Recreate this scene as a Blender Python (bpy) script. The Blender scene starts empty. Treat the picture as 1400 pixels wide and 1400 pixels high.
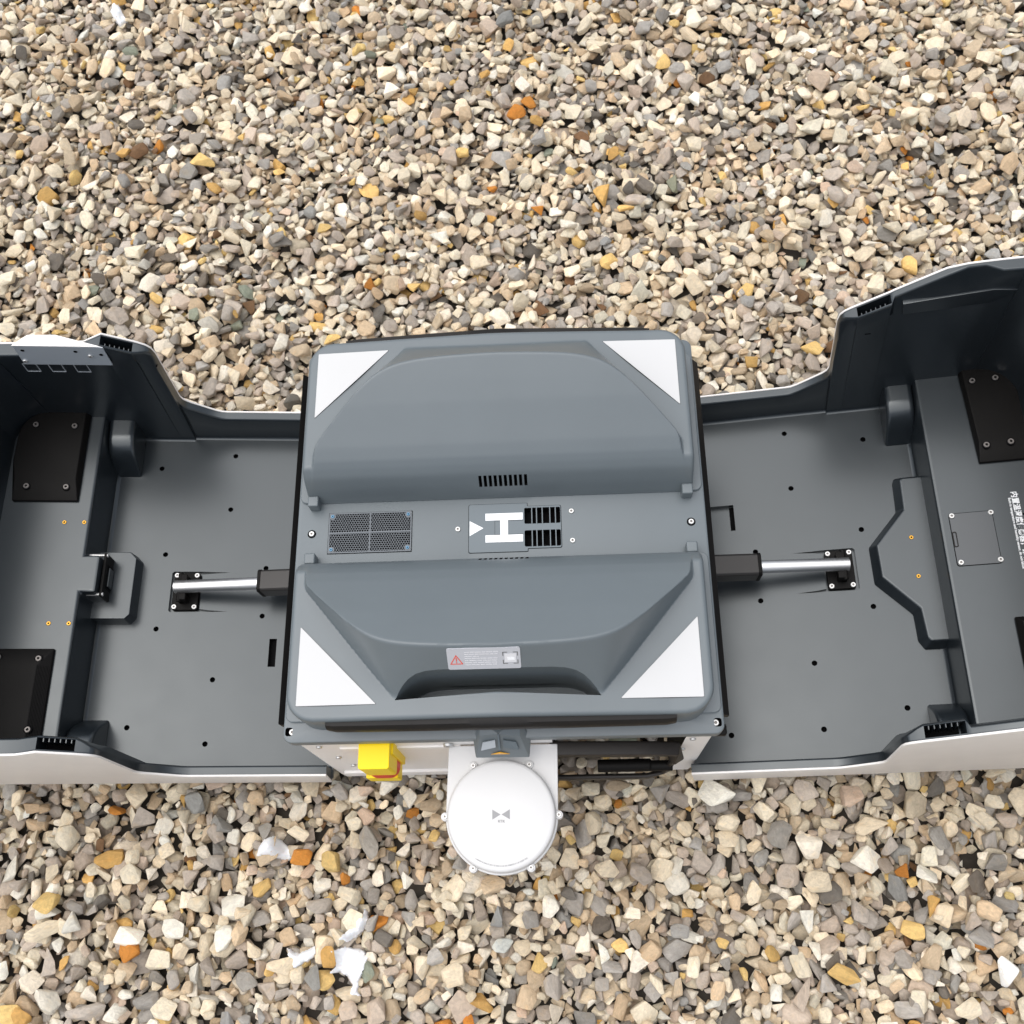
import bpy, bmesh, math, random
import numpy as np
from mathutils import Vector, Matrix, Euler

random.seed(7)
RNG = np.random.default_rng(11)
SC = bpy.context.scene
COL = SC.collection
rad = math.radians

# ------------------------------------------------------------------ camera
cam_d = bpy.data.cameras.new('camera')
cam_d.sensor_width = 36.0
cam_d.lens = 36.0 * 1386.0 / 1400.0
cam_d.clip_start = 0.05
cam_d.clip_end = 300.0
cam_d.dof.use_dof = True
cam_d.dof.focus_distance = 1.36
cam_d.dof.aperture_fstop = 14.0
CAM = bpy.data.objects.new('camera', cam_d)
COL.objects.link(CAM)
CAM.location = (0.0907, -0.4956, 1.6134)
CAM.rotation_euler = (0.3750, 0.0606, -0.0124)
SC.camera = CAM

# ------------------------------------------------------------------ light: bright overcast day
SUN_EL, SUN_AZ = rad(74), rad(-78)          # azimuth measured from +Y towards +X
world = bpy.data.worlds.new('World')
SC.world = world
world.use_nodes = True
wn, wl = world.node_tree.nodes, world.node_tree.links
bg = wn['Background']
sky = wn.new('ShaderNodeTexSky')
sky.sky_type = 'NISHITA'
sky.sun_disc = False
sky.sun_elevation = SUN_EL
sky.sun_rotation = SUN_AZ
sky.air_density = 1.0
sky.dust_density = 3.0
sky.ozone_density = 1.0
hs = wn.new('ShaderNodeHueSaturation')
hs.inputs['Saturation'].default_value = 0.38     # cloud cover
wl.new(sky.outputs[0], hs.inputs['Color'])
wl.new(hs.outputs[0], bg.inputs['Color'])
bg.inputs['Strength'].default_value = 0.10
sun_d = bpy.data.lights.new('sun', 'SUN')
sun_d.energy = 1.2
sun_d.angle = rad(95)          # bright cloud overhead
sun_d.color = (1.0, 0.98, 0.95)
SUN = bpy.data.objects.new('sun', sun_d)
COL.objects.link(SUN)
sdir = Vector((math.sin(SUN_AZ) * math.cos(SUN_EL), math.cos(SUN_AZ) * math.cos(SUN_EL), math.sin(SUN_EL)))
SUN.rotation_euler = sdir.to_track_quat('Z', 'Y').to_euler()
SUN.location = (-3, 0, 5)
SC.view_settings.view_transform = 'Standard'
SC.view_settings.look = 'None'
SC.view_settings.gamma = 1.0
SC.view_settings.exposure = 0.92
SC.render.engine = 'CYCLES'
SC.cycles.use_denoising = True
SC.cycles.max_bounces = 6

# ------------------------------------------------------------------ helpers
def srgb(r, g, b, k=1.0):
    f = lambda c: (c / 12.92 if c <= 0.04045 else ((c + 0.055) / 1.055) ** 2.4)
    return tuple(k * f(c / 255.0) for c in (r, g, b))

def material(name, color, rough=0.5, metallic=0.0, spec=0.5, grain=0.0, grain_scale=900.0, mottle=0.0,
             mottle_scale=9.0, coat=0.0):
    m = bpy.data.materials.new(name)
    m.use_nodes = True
    n, l = m.node_tree.nodes, m.node_tree.links
    p = n['Principled BSDF']
    p.inputs['Base Color'].default_value = (*color, 1)
    p.inputs['Roughness'].default_value = rough
    p.inputs['Metallic'].default_value = metallic
    p.inputs['Specular IOR Level'].default_value = spec
    if coat:
        p.inputs['Coat Weight'].default_value = coat
        p.inputs['Coat Roughness'].default_value = 0.25
    tc = n.new('ShaderNodeTexCoord')
    if mottle:
        nz = n.new('ShaderNodeTexNoise')
        nz.inputs['Scale'].default_value = mottle_scale
        nz.inputs['Detail'].default_value = 6.0
        nz.inputs['Roughness'].default_value = 0.65
        l.new(tc.outputs['Object'], nz.inputs['Vector'])
        mr = n.new('ShaderNodeMapRange')
        mr.inputs['From Min'].default_value = 0.3
        mr.inputs['From Max'].default_value = 0.7
        mr.inputs['To Min'].default_value = 1 - mottle
        mr.inputs['To Max'].default_value = 1 + mottle
        l.new(nz.outputs['Fac'], mr.inputs['Value'])
        mx = n.new('ShaderNodeVectorMath')
        mx.operation = 'SCALE'
        mx.inputs[0].default_value = color
        l.new(mr.outputs[0], mx.inputs['Scale'])
        l.new(mx.outputs[0], p.inputs['Base Color'])
        mr2 = n.new('ShaderNodeMapRange')
        mr2.inputs['From Min'].default_value = 0.3
        mr2.inputs['From Max'].default_value = 0.7
        mr2.inputs['To Min'].default_value = max(0.02, rough - 0.015)
        mr2.inputs['To Max'].default_value = rough + 0.02
        nz2 = n.new('ShaderNodeTexNoise')
        nz2.inputs['Scale'].default_value = mottle_scale * 2.3
        nz2.inputs['Detail'].default_value = 5.0
        l.new(tc.outputs['Object'], nz2.inputs['Vector'])
        l.new(nz2.outputs['Fac'], mr2.inputs['Value'])
        l.new(mr2.outputs[0], p.inputs['Roughness'])
    if grain:
        g = n.new('ShaderNodeTexNoise')
        g.inputs['Scale'].default_value = grain_scale
        g.inputs['Detail'].default_value = 2.0
        l.new(tc.outputs['Object'], g.inputs['Vector'])
        b = n.new('ShaderNodeBump')
        b.inputs['Strength'].default_value = grain
        b.inputs['Distance'].default_value = 0.0006
        l.new(g.outputs['Fac'], b.inputs['Height'])
        l.new(b.outputs[0], p.inputs['Normal'])
    return m

M = {}
M['deck'] = material('grey_deck_plastic', (0.118, 0.139, 0.150), 0.40, spec=0.62, grain=0.06, mottle=0.03)
M['panel'] = material('blue_grey_panel_plastic', (0.108, 0.135, 0.152), 0.40, spec=0.6, grain=0.05, mottle=0.03)
M['cover'] = material('charcoal_cover_plastic', (0.0115, 0.0150, 0.0185), 0.29, spec=0.90, mottle=0.02)
M['cover'].node_tree.nodes['Principled BSDF'].inputs['Specular Tint'].default_value = (0.92, 0.98, 1.0, 1)
M['hatchgrey'] = material('slate_hatch_plastic', (0.018, 0.025, 0.031), 0.31, spec=0.9, mottle=0.02)
M['white'] = material('white_painted_shell', (0.84, 0.81, 0.78), 0.45, grain=0.05, mottle=0.03)
M['antenna'] = material('white_antenna_plastic', (0.61, 0.605, 0.60), 0.42, mottle=0.015)
M['light'] = material('milky_light_diffuser', (0.555, 0.555, 0.552), 0.45, spec=0.3, mottle=0.01)
M['print'] = material('white_print', (0.84, 0.85, 0.86), 0.5)
M['faint'] = material('pale_print', (0.42, 0.45, 0.48), 0.5)
M['black'] = material('black_plastic', (0.0055, 0.0050, 0.0047), 0.5, spec=0.12, grain=0.1, mottle=0.06)
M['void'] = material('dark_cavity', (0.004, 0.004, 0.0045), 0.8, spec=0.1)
M['rubber'] = material('black_rubber', (0.012, 0.011, 0.0105), 0.5, spec=0.22, mottle=0.06, mottle_scale=30)
M['housing'] = material('anodised_black_housing', (0.022, 0.0195, 0.018), 0.4, metallic=0.15, mottle=0.04)
M['chrome'] = material('satin_silver_rod', (0.70, 0.70, 0.70), 0.42, metallic=1.0)
M['screw'] = material('bright_screw', (0.58, 0.58, 0.57), 0.42, metallic=0.75, mottle=0.04, mottle_scale=300)
M['screwdark'] = material('dull_screw', (0.19, 0.175, 0.165), 0.42, metallic=0.5)
M['brass'] = material('brass_insert', (0.55, 0.30, 0.05), 0.32, metallic=0.9)
M['blue'] = material('blue_zinc_screw', (0.10, 0.22, 0.34), 0.35, metallic=0.6)
M['yellow'] = material('yellow_switch_plastic', (0.95, 0.68, 0.0), 0.40, spec=0.3)
M['red'] = material('red_knob_plastic', (0.72, 0.03, 0.006), 0.4, spec=0.3)
M['amber'] = material('amber_lens', (0.80, 0.38, 0.01), 0.3)
M['labelgrey'] = material('silver_label_film', (0.46, 0.47, 0.50), 0.35)
M['labelink'] = material('label_ink', (0.66, 0.66, 0.68), 0.5)
M['inkgrey'] = material('grey_ink', (0.28, 0.28, 0.285), 0.5)
M['inkdark'] = material('dark_ink', (0.10, 0.10, 0.09), 0.5)
M['redink'] = material('red_ink', (0.75, 0.07, 0.03), 0.5)
M['metal'] = material('brushed_sheet_metal', (0.45, 0.49, 0.53), 0.40, metallic=0.35, grain=0.06, mottle=0.03)
M['metaltop'] = M['white']
M['gridgrey'] = material('painted_grille_metal', (0.115, 0.130, 0.145), 0.42, metallic=0.1)

def link(name, mesh, mats, parent=None, loc=None, rot=None):
    o = bpy.data.objects.new(name, mesh)
    COL.objects.link(o)
    if mats is not None and not mesh.materials:
        for mm in (mats if isinstance(mats, (list, tuple)) else [mats]):
            mesh.materials.append(mm)
    if parent is not None:
        o.parent = parent
    if loc is not None:
        o.location = loc
    if rot is not None:
        o.rotation_euler = rot
    return o

def tag(o, label=None, cat=None, group=None, kind=None):
    if label: o['label'] = label
    if cat: o['category'] = cat
    if group: o['group'] = group
    if kind: o['kind'] = kind
    return o

def to_mesh(bm, name, smooth_angle=40, bevel=0.0, seg=2, bevel_angle=28, recalc=True):
    if recalc:
        bmesh.ops.recalc_face_normals(bm, faces=bm.faces)
    if bevel > 0:
        ed = [e for e in bm.edges if len(e.link_faces) == 2 and e.calc_face_angle(0) > rad(bevel_angle)]
        if ed:
            bmesh.ops.bevel(bm, geom=ed, offset=bevel, offset_type='OFFSET', segments=seg, profile=0.5,
                            affect='EDGES', clamp_overlap=True)
    me = bpy.data.meshes.new(name)
    bm.to_mesh(me)
    bm.free()
    if smooth_angle:
        me.polygons.foreach_set('use_smooth', [True] * len(me.polygons))
        me.set_sharp_from_angle(angle=rad(smooth_angle))
    return me

def part(name, bm, mats, parent, bevel=0.0, seg=2, smooth_angle=40, wn_=True, **kw):
    o = link(name, to_mesh(bm, name, smooth_angle, bevel, seg, **kw), mats, parent)
    if bevel > 0 and wn_:
        w = o.modifiers.new('weighted_normal', 'WEIGHTED_NORMAL')
        w.keep_sharp = True
        w.weight = 60
    return o

def B():
    return bmesh.new()

def box(bm, x0, x1, y0, y1, z0, z1):
    loft(bm, [[(x0, y0, z0), (x1, y0, z0), (x1, y1, z0), (x0, y1, z0)],
              [(x0, y0, z1), (x1, y0, z1), (x1, y1, z1), (x0, y1, z1)]])

def loft(bm, rings, cap0=True, cap1=True, closed=True, mat=0):
    vs = [[bm.verts.new(p) for p in r] for r in rings]
    n = len(vs[0])
    fs = []
    for a, b in zip(vs[:-1], vs[1:]):
        for i in range(n if closed else n - 1):
            j = (i + 1) % n
            fs.append(bm.faces.new((a[i], a[j], b[j], b[i])))
    if cap0: fs.append(bm.faces.new(vs[0][::-1]))
    if cap1: fs.append(bm.faces.new(vs[-1]))
    for f in fs: f.material_index = mat
    return vs

def prism(bm, bottom, top, z0, z1, mat=0):
    loft(bm, [[(x, y, z0) for x, y in bottom], [(x, y, z1) for x, y in top]], mat=mat)

def flat(bm, poly, z, h=0.0006, mat=0):
    prism(bm, poly, poly, z, z + h, mat)

def cyl(bm, c, r, h, n=20, axis='z', r2=None, mat=0):
    r2 = r if r2 is None else r2
    rings = []
    for k, rr in ((0.0, r), (h, r2)):
        ring = []
        for i in range(n):
            a = 2 * math.pi * i / n
            p = (rr * math.cos(a), rr * math.sin(a), k)
            if axis == 'x': p = (p[2], p[0], p[1])
            if axis == 'y': p = (p[1], p[2], p[0])
            ring.append((c[0] + p[0], c[1] + p[1], c[2] + p[2]))
        rings.append(ring)
    loft(bm, rings, mat=mat)

def rrect(x0, x1, y0, y1, r, n=6):
    pts = []
    for cx, cy, a0 in ((x1 - r, y0 + r, -90), (x1 - r, y1 - r, 0), (x0 + r, y1 - r, 90), (x0 + r, y0 + r, 180)):
        for i in range(n + 1):
            a = rad(a0 + 90.0 * i / n)
            pts.append((cx + r * math.cos(a), cy + r * math.sin(a)))
    return pts

def boolean_cut(mesh, cut_bm, base_mats, cut_mat, name):
    """mesh minus the cutter's volume; cut faces take the cutter's material"""
    for mm in base_mats:
        if mm.name not in [x.name for x in mesh.materials if x]: mesh.materials.append(mm)
    bmesh.ops.recalc_face_normals(cut_bm, faces=cut_bm.faces)
    cm = bpy.data.meshes.new('cutter')
    cut_bm.to_mesh(cm); cut_bm.free()
    cm.materials.append(cut_mat)
    a = bpy.data.objects.new('tmp_a', mesh); b = bpy.data.objects.new('tmp_b', cm)
    COL.objects.link(a); COL.objects.link(b)
    md = a.modifiers.new('cut', 'BOOLEAN')
    md.operation = 'DIFFERENCE'; md.object = b; md.solver = 'EXACT'
    md.material_mode = 'TRANSFER'
    dg = bpy.context.evaluated_depsgraph_get()
    out = bpy.data.meshes.new_from_object(a.evaluated_get(dg), depsgraph=dg)
    out.name = name
    bpy.data.objects.remove(a); bpy.data.objects.remove(b)
    bpy.data.meshes.remove(cm)
    return out

def smooth_mesh(me, ang=40):
    me.polygons.foreach_set('use_smooth', [True] * len(me.polygons))
    me.set_sharp_from_angle(angle=rad(ang))

# screw heads share meshes
def screw_mesh(name, r, h, m_head, m_rec, dome=True):
    bm = B()
    n = 18
    ring = lambda rr, z: [(rr * math.cos(2 * math.pi * i / n), rr * math.sin(2 * math.pi * i / n), z) for i in range(n)]
    loft(bm, [ring(r, 0), ring(r, h * 0.6), ring(r * 0.86, h), ring(r * 0.45, h)], cap1=False)
    vs = loft(bm, [ring(r * 0.45, h), ring(r * 0.40, h * 0.45)], cap0=False, mat=1)
    me = to_mesh(bm, name, 35)
    me.materials.append(m_head); me.materials.append(m_rec)
    return me
SCREW = screw_mesh('screw', 1.0, 0.55, M['screw'], M['screwdark'])
SCREW_DARK = screw_mesh('dark_screw', 1.0, 0.4, M['screwdark'], M['black'])
SCREW_BLUE = screw_mesh('blue_screw', 1.0, 0.5, M['blue'], M['black'])
SCREW_BRASS = screw_mesh('brass_insert', 1.0, 0.35, M['brass'], M['void'])
def screw(parent, loc, r=0.0035, mesh=None, rot=(0, 0, 0), name='screw'):
    o = link(name, mesh or SCREW, None, parent, loc, rot)
    o.scale = (r, r, r)
    return o

def text_mesh(body, size, name, offset=0.0):
    cu = bpy.data.curves.new(name, 'FONT')
    cu.body = body; cu.size = size; cu.align_x = 'CENTER'; cu.align_y = 'CENTER'
    cu.extrude = 0.0002; cu.resolution_u = 3; cu.offset = offset
    t = bpy.data.objects.new('tmp_text', cu)
    COL.objects.link(t)
    dg = bpy.context.evaluated_depsgraph_get()
    me = bpy.data.meshes.new_from_object(t.evaluated_get(dg), depsgraph=dg)
    bpy.data.objects.remove(t)
    return me

# ------------------------------------------------------------------ ground
GROUND_Z = -0.075          # bare soil under the stones
GRAVEL_TOP = -0.034
def pixel_ray(px, py):
    f = 1386.0
    d = Vector(((px - 700) / f, -(py - 700) / f, -1.0))
    d.rotate(Euler(CAM.rotation_euler))
    return d
def at(px, py, z):
    """the place on the level z that the photograph shows at this point (used once, to survey positions)"""
    d = pixel_ray(px, py)
    t = (z - CAM.location.z) / d.z
    return CAM.location.x + t * d.x, CAM.location.y + t * d.y

def ground_material():
    m = bpy.data.materials.new('distant_gravel_soil')
    m.use_nodes = True
    n, l = m.node_tree.nodes, m.node_tree.links
    p = n['Principled BSDF']
    p.inputs['Roughness'].default_value = 0.9
    tc = n.new('ShaderNodeTexCoord')
    v = n.new('ShaderNodeTexVoronoi'); v.inputs['Scale'].default_value = 48.0
    l.new(tc.outputs['Object'], v.inputs['Vector'])
    cr = n.new('ShaderNodeValToRGB')
    cr.color_ramp.elements[0].color = (*srgb(120, 112, 104, .6), 1)
    cr.color_ramp.elements[1].color = (*srgb(205, 188, 158, .7), 1)
    sep = n.new('ShaderNodeSeparateColor')
    l.new(v.outputs['Color'], sep.inputs[0]); l.new(sep.outputs[0], cr.inputs['Fac'])
    l.new(cr.outputs[0], p.inputs['Base Color'])
    b = n.new('ShaderNodeBump'); b.inputs['Strength'].default_value = 1.0; b.inputs['Distance'].default_value = 0.01
    b.invert = True
    l.new(v.outputs['Distance'], b.inputs['Height']); l.new(b.outputs[0], p.inputs['Normal'])
    return m
def soil_material():
    return material('brown_soil', (0.045, 0.038, 0.03), 0.95, mottle=0.3, mottle_scale=60)

bm = B()
S = 60.0
XA, XB, YA, YB = -1.75, 1.70, -1.05, 1.85      # area covered with single stones
# one sheet to the horizon: low soil under the stones, stone level beyond them
o_ring = [(-S, -S, -0.036), (S, -S, -0.036), (S, S, -0.036), (-S, S, -0.036)]
i_ring = [(XA, YA, -0.036), (XB, YA, -0.036), (XB, YB, -0.036), (XA, YB, -0.036)]
b_ring = [(XA + .05, YA + .05, GROUND_Z), (XB - .05, YA + .05, GROUND_Z), (XB - .05, YB - .05, GROUND_Z), (XA + .05, YB - .05, GROUND_Z)]
vs = loft(bm, [o_ring, i_ring], cap0=False, cap1=False, mat=0)
vs2 = loft(bm, [i_ring, b_ring], cap0=False, cap1=True, mat=1)
ground = link('ground', to_mesh(bm, 'ground', 0, recalc=False), [ground_material(), soil_material()])
tag(ground, 'pale gravel ground around the docking station', kind='structure')
for pl in ground.data.polygons:
    if pl.normal.z < 0: pl.flip()

# ------------------------------------------------------------------ gravel
def stone_material():
    m = bpy.data.materials.new('gravel_stone')
    m.use_nodes = True
    n, l = m.node_tree.nodes, m.node_tree.links
    p = n['Principled BSDF']
    p.inputs['Roughness'].default_value = 0.72
    p.inputs['Specular IOR Level'].default_value = 0.35
    at_ = n.new('ShaderNodeAttribute'); at_.attribute_type = 'INSTANCER'; at_.attribute_name = 'stone_color'
    tc = n.new('ShaderNodeTexCoord')
    oi = n.new('ShaderNodeObjectInfo')
    add = n.new('ShaderNodeVectorMath'); add.operation = 'ADD'
    sc_ = n.new('ShaderNodeMath'); sc_.operation = 'MULTIPLY'; sc_.inputs[1].default_value = 37.0
    l.new(oi.outputs['Random'], sc_.inputs[0])
    l.new(tc.outputs['Object'], add.inputs[0]); l.new(sc_.outputs[0], add.inputs[1])
    nz = n.new('ShaderNodeTexNoise'); nz.inputs['Scale'].default_value = 2.2; nz.inputs['Detail'].default_value = 7.0
    nz.inputs['Roughness'].default_value = 0.62; nz.inputs['Distortion'].default_value = 0.6
    l.new(add.outputs[0], nz.inputs['Vector'])
    mr = n.new('ShaderNodeMapRange')
    for k, v_ in (('From Min', .28), ('From Max', .72), ('To Min', .78), ('To Max', 1.18)): mr.inputs[k].default_value = v_
    l.new(nz.outputs['Fac'], mr.inputs['Value'])
    mx = n.new('ShaderNodeVectorMath'); mx.operation = 'SCALE'
    l.new(at_.outputs['Color'], mx.inputs[0]); l.new(mr.outputs[0], mx.inputs['Scale'])
    # tan staining in patches
    n2 = n.new('ShaderNodeTexNoise'); n2.inputs['Scale'].default_value = 1.1; n2.inputs['Detail'].default_value = 4.0
    l.new(add.outputs[0], n2.inputs['Vector'])
    m2 = n.new('ShaderNodeMapRange')
    for k, v_ in (('From Min', .56), ('From Max', .72), ('To Min', 0), ('To Max', .45)): m2.inputs[k].default_value = v_
    l.new(n2.outputs['Fac'], m2.inputs['Value'])
    mix = n.new('ShaderNodeMix'); mix.data_type = 'RGBA'; mix.blend_type = 'MULTIPLY'
    l.new(m2.outputs[0], mix.inputs[0]); l.new(mx.outputs[0], mix.inputs[6])
    mix.inputs[7].default_value = (0.94, 0.82, 0.64, 1)
    l.new(mix.outputs[2], p.inputs['Base Color'])
    n3 = n.new('ShaderNodeTexNoise'); n3.inputs['Scale'].default_value = 5.0; n3.inputs['Detail'].default_value = 8.0
    n3.inputs['Roughness'].default_value = 0.7
    l.new(add.outputs[0], n3.inputs['Vector'])
    b = n.new('ShaderNodeBump'); b.inputs['Strength'].default_value = 0.45; b.inputs['Distance'].default_value = 0.05
    l.new(n3.outputs['Fac'], b.inputs['Height']); l.new(b.outputs[0], p.inputs['Normal'])
    return m
M['stone'] = stone_material()

def base_stone(i):
    """a crushed, slightly worn stone about 2 units across"""
    r = random.Random(100 + i)
    bm = B()
    k = r.choice((8, 9, 10, 11, 12, 14))
    pts = []
    flatness = r.uniform(0.75, 1.0)
    while len(pts) < k:
        v = Vector((r.gauss(0, 1), r.gauss(0, 1), r.gauss(0, 1)))
        if v.length < 1e-3: continue
        v.normalize()
        # push towards a box for blocky stones
        e = r.uniform(1.0, 1.16)
        v = Vector([math.copysign(abs(c) ** 0.72, c) for c in v]) * r.uniform(0.86, 1.02)
        v.z *= flatness
        if all((v - q).length > 0.42 for q in pts): pts.append(v)
    for p_ in pts: bm.verts.new(p_)
    bmesh.ops.convex_hull(bm, input=bm.verts)
    bmesh.ops.dissolve_limit(bm, angle_limit=rad(11), verts=bm.verts, edges=bm.edges)
    bmesh.ops.delete(bm, geom=[v for v in bm.verts if not v.link_faces], context='VERTS')
    bmesh.ops.bevel(bm, geom=list(bm.edges), offset=r.uniform(0.06, 0.15), segments=2, profile=0.55, affect='EDGES', clamp_overlap=True)
    bmesh.ops.triangulate(bm, faces=[f for f in bm.faces if len(f.verts) > 4])
    # normalise the extents to +-1
    for ax in range(3):
        lo = min(v.co[ax] for v in bm.verts); hi = max(v.co[ax] for v in bm.verts)
        for v in bm.verts: v.co[ax] = (v.co[ax] - (lo + hi) / 2) / ((hi - lo) / 2)
    me = to_mesh(bm, 'stone', 25)
    me.materials.append(M['stone'])
    return me
NVAR = 40
STONES = [base_stone(i) for i in range(NVAR)]

PAL = {  # albedo
    'cream': srgb(208, 194, 169), 'creamwhite': srgb(214, 205, 188), 'tan': srgb(184, 163, 135), 'taupe': srgb(170, 157, 143),
    'grey': srgb(157, 150, 141), 'darkgrey': srgb(104, 97, 88), 'slate': srgb(136, 131, 123), 'ochre': srgb(190, 150, 88),
    'yellow': srgb(206, 174, 112), 'orange': srgb(178, 116, 48), 'brown': srgb(112, 84, 58), 'green': srgb(126, 130, 114),
    'pink': srgb(184, 162, 142), 'white': srgb(226, 222, 214)}
CLASSES = [('cream', .30), ('creamwhite', .12), ('tan', .14), ('taupe', .17), ('grey', .085), ('darkgrey', .024), ('slate', .024),
           ('ochre', .009), ('yellow', .016), ('orange', .0022), ('brown', .006), ('green', .003), ('pink', .012)]
cn = [c for c, _ in CLASSES]; cw = np.array([w for _, w in CLASSES]); cw /= cw.sum()
STONE_K = 1.25

RES = 0.0025
X0, Y0 = XA - .02, YA - .02
NX, NY = int((XB - XA + .04) / RES), int((YB - YA + .04) / RES)
H = np.full((NY, NX), GROUND_Z, np.float32)
OWN = np.full((NY, NX), -1, np.int32)
# stone list: x, y, z, a, b, c, yaw, sx, sy, class
st = []
def height_at(x, y):
    i = min(max(int((x - X0) / RES), 0), NX - 1); j = min(max(int((y - Y0) / RES), 0), NY - 1)
    return float(H[j, i])

def drop(x, y, a, b, c, yaw, col, sink=0.22, tries=None):
    best = None
    for (xx, yy) in (tries or [(x, y)]):
        i0 = int((xx - a - X0) / RES); i1 = int((xx + a - X0) / RES) + 1
        j0 = int((yy - a - Y0) / RES); j1 = int((yy + a - Y0) / RES) + 1
        if i0 < 1 or j0 < 1 or i1 >= NX - 1 or j1 >= NY - 1: continue
        h = H[j0:j1, i0:i1]
        if best is None or h.mean() < best[0]: best = (h.mean(), xx, yy, i0, i1, j0, j1)
    if best is None: return
    _, x, y, i0, i1, j0, j1 = best
    h = H[j0:j1, i0:i1]
    dx = (np.arange(i0, i1) * RES + X0 - x)[None, :]; dy = (np.arange(j0, j1) * RES + Y0 - y)[:, None]
    ca, sa = math.cos(yaw), math.sin(yaw)
    p = (dx * ca + dy * sa) / a; q = (-dx * sa + dy * ca) / b
    e = np.abs(p) ** 2.6 + np.abs(q) ** 2.6
    ins = e < 0.85
    if ins.sum() < 3: return
    prof = np.sqrt(np.clip(1 - np.clip(e, 0, 1), 0, 1)) * c
    hi_ = h[ins]; dxi = np.broadcast_to(dx, h.shape)[ins]; dyi = np.broadcast_to(dy, h.shape)[ins]
    hm = hi_.mean()
    sx = float((dxi * (hi_ - hm)).sum() / max((dxi * dxi).sum(), 1e-9)); sy = float((dyi * (hi_ - hm)).sum() / max((dyi * dyi).sum(), 1e-9))
    lim = 0.55
    m = math.hypot(sx, sy)
    if m > lim: sx *= lim / m; sy *= lim / m
    plane = sx * dx + sy * dy
    gap = (h - plane + prof)[ins]
    # rest on the higher contact points but let the lowest few percent interlock
    z = float(np.partition(gap, int(len(gap) * 0.90))[int(len(gap) * 0.90)]) - sink * c
    top = z + plane + prof
    upd = (e < 1.0) & (top > h)
    k = len(st)
    H[j0:j1, i0:i1][upd] = top[upd]
    OWN[j0:j1, i0:i1][upd] = k
    st.append((x, y, z, a, b, c, yaw, sx, sy, col))

def hidden(x, y):
    return abs(x) < 0.24 and -0.22 < y < 0.16 or (abs(x) < 0.9 and -0.2 < y < 0.10 and abs(x) > 0.3)

def gen(count, a_med, a_sig, lo, hi, sink, ntry=3):
    made = 0
    while made < count:
        x = RNG.uniform(XA + .03, XB - .03); y = RNG.uniform(YA + .03, YB - .03)
        made += 1
        if hidden(x, y): continue
        a = float(np.clip(a_med * math.exp(RNG.normal(0, a_sig)), lo, hi))
        b = a * RNG.uniform(0.55, 0.95); c = a * RNG.uniform(0.28, 0.60)
        col = cn[RNG.choice(len(cn), p=cw)]
        tr = [(x, y)] + [(x + RNG.normal(0, .012), y + RNG.normal(0, .012)) for _ in range(ntry - 1)]
        drop(x, y, a, b, c, RNG.uniform(0, math.pi), col, sink, tr)

AREA = (XB - XA) * (YB - YA)
gen(int(AREA * 2300), 0.0110, 0.28, 0.006, 0.020, 0.25, 2)      # bed
gen(int(AREA * 900), 0.0062, 0.28, 0.0034, 0.011, 0.25, 3)     # small ones
gen(int(AREA * 3900), 0.0104, 0.29, 0.0058, 0.0225, 0.12, 5)    # surface
gen(int(AREA * 500), 0.0070, 0.25, 0.0040, 0.010, 0.30, 6)      # chips caught in the gaps
gen(int(AREA * 260), 0.0155, 0.16, 0.0130, 0.0225, 0.25, 3)     # large ones lying on top

NOTABLE = [  # x, y in the photograph, length, width there, angle, colour
 (146,1174,40,25,10,'ochre'),(75,1233,34,28,60,'yellow'),(178,1301,33,28,-40,'orange'),(67,1272,45,20,25,'cream'),
 (104,1264,34,26,60,'creamwhite'),(182,1279,35,24,-8,'creamwhite'),(180,1197,32,24,-40,'cream'),(92,1144,32,26,-60,'cream'),
 (215,1312,30,28,0,'cream'),(307,1282,33,30,40,'creamwhite'),(236,1270,28,22,-10,'creamwhite'),(66,1367,36,26,-40,'creamwhite'),
 (115,1382,45,24,-15,'taupe'),(10,1388,40,28,0,'yellow'),(34,1389,24,22,0,'ochre'),(307,1127,28,22,0,'slate'),(265,1097,26,28,0,'slate'),
 (1097,1082,34,28,-50,'taupe'),(1166,1089,30,28,0,'pink'),(1065,1140,36,28,70,'slate'),(1102,1159,36,32,0,'creamwhite'),
 (1187,1175,38,32,40,'creamwhite'),(1117,1205,38,28,15,'cream'),(1190,1126,42,20,25,'cream'),(1230,1214,44,24,-55,'slate'),
 (1267,1195,30,24,-20,'creamwhite'),(1280,1146,34,24,-60,'slate'),(1152,1332,50,24,-30,'yellow'),(1132,1349,36,26,-40,'grey'),
 (1095,1357,50,22,85,'taupe'),(1095,1321,36,24,-65,'cream'),(1272,1240,30,16,80,'ochre'),(1250,1272,34,24,-20,'yellow'),
 (1276,1310,38,24,70,'tan'),(1057,1305,28,20,-40,'ochre'),(1234,1190,18,18,0,'orange'),(1354,1072,18,12,90,'ochre'),
 (1369,1329,34,28,60,'white'),(1235,1312,28,24,-40,'grey'),(1357,1180,32,26,0,'slate'),(1324,1380,32,24,20,'cream'),
 (1245,1382,36,22,0,'grey'),(976,1088,46,34,-35,'creamwhite'),(928,1092,38,20,-30,'taupe'),(903,1086,26,26,0,'grey'),
 (808,1078,26,18,0,'cream'),(844,1076,34,14,0,'tan'),(824,1096,20,24,90,'cream'),(846,1098,11,11,0,'orange'),
 (413,1172,26,22,-10,'orange'),(452,1178,28,27,0,'yellow'),(470,1201,17,14,-60,'orange'),(384,1317,33,26,-20,'cream'),
 (449,1310,32,19,100,'ochre'),(436,1238,36,22,25,'grey'),(430,1336,34,24,-50,'slate'),(505,1152,48,22,-60,'slate'),(331,1343,30,22,-50,'slate'),
 (1213,100,24,18,-20,'cream'),(1180,350,26,20,40,'cream'),(1218,316,28,18,30,'cream'),(335,550,30,18,0,'cream'),(690,30,26,16,20,'slate')]
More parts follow.
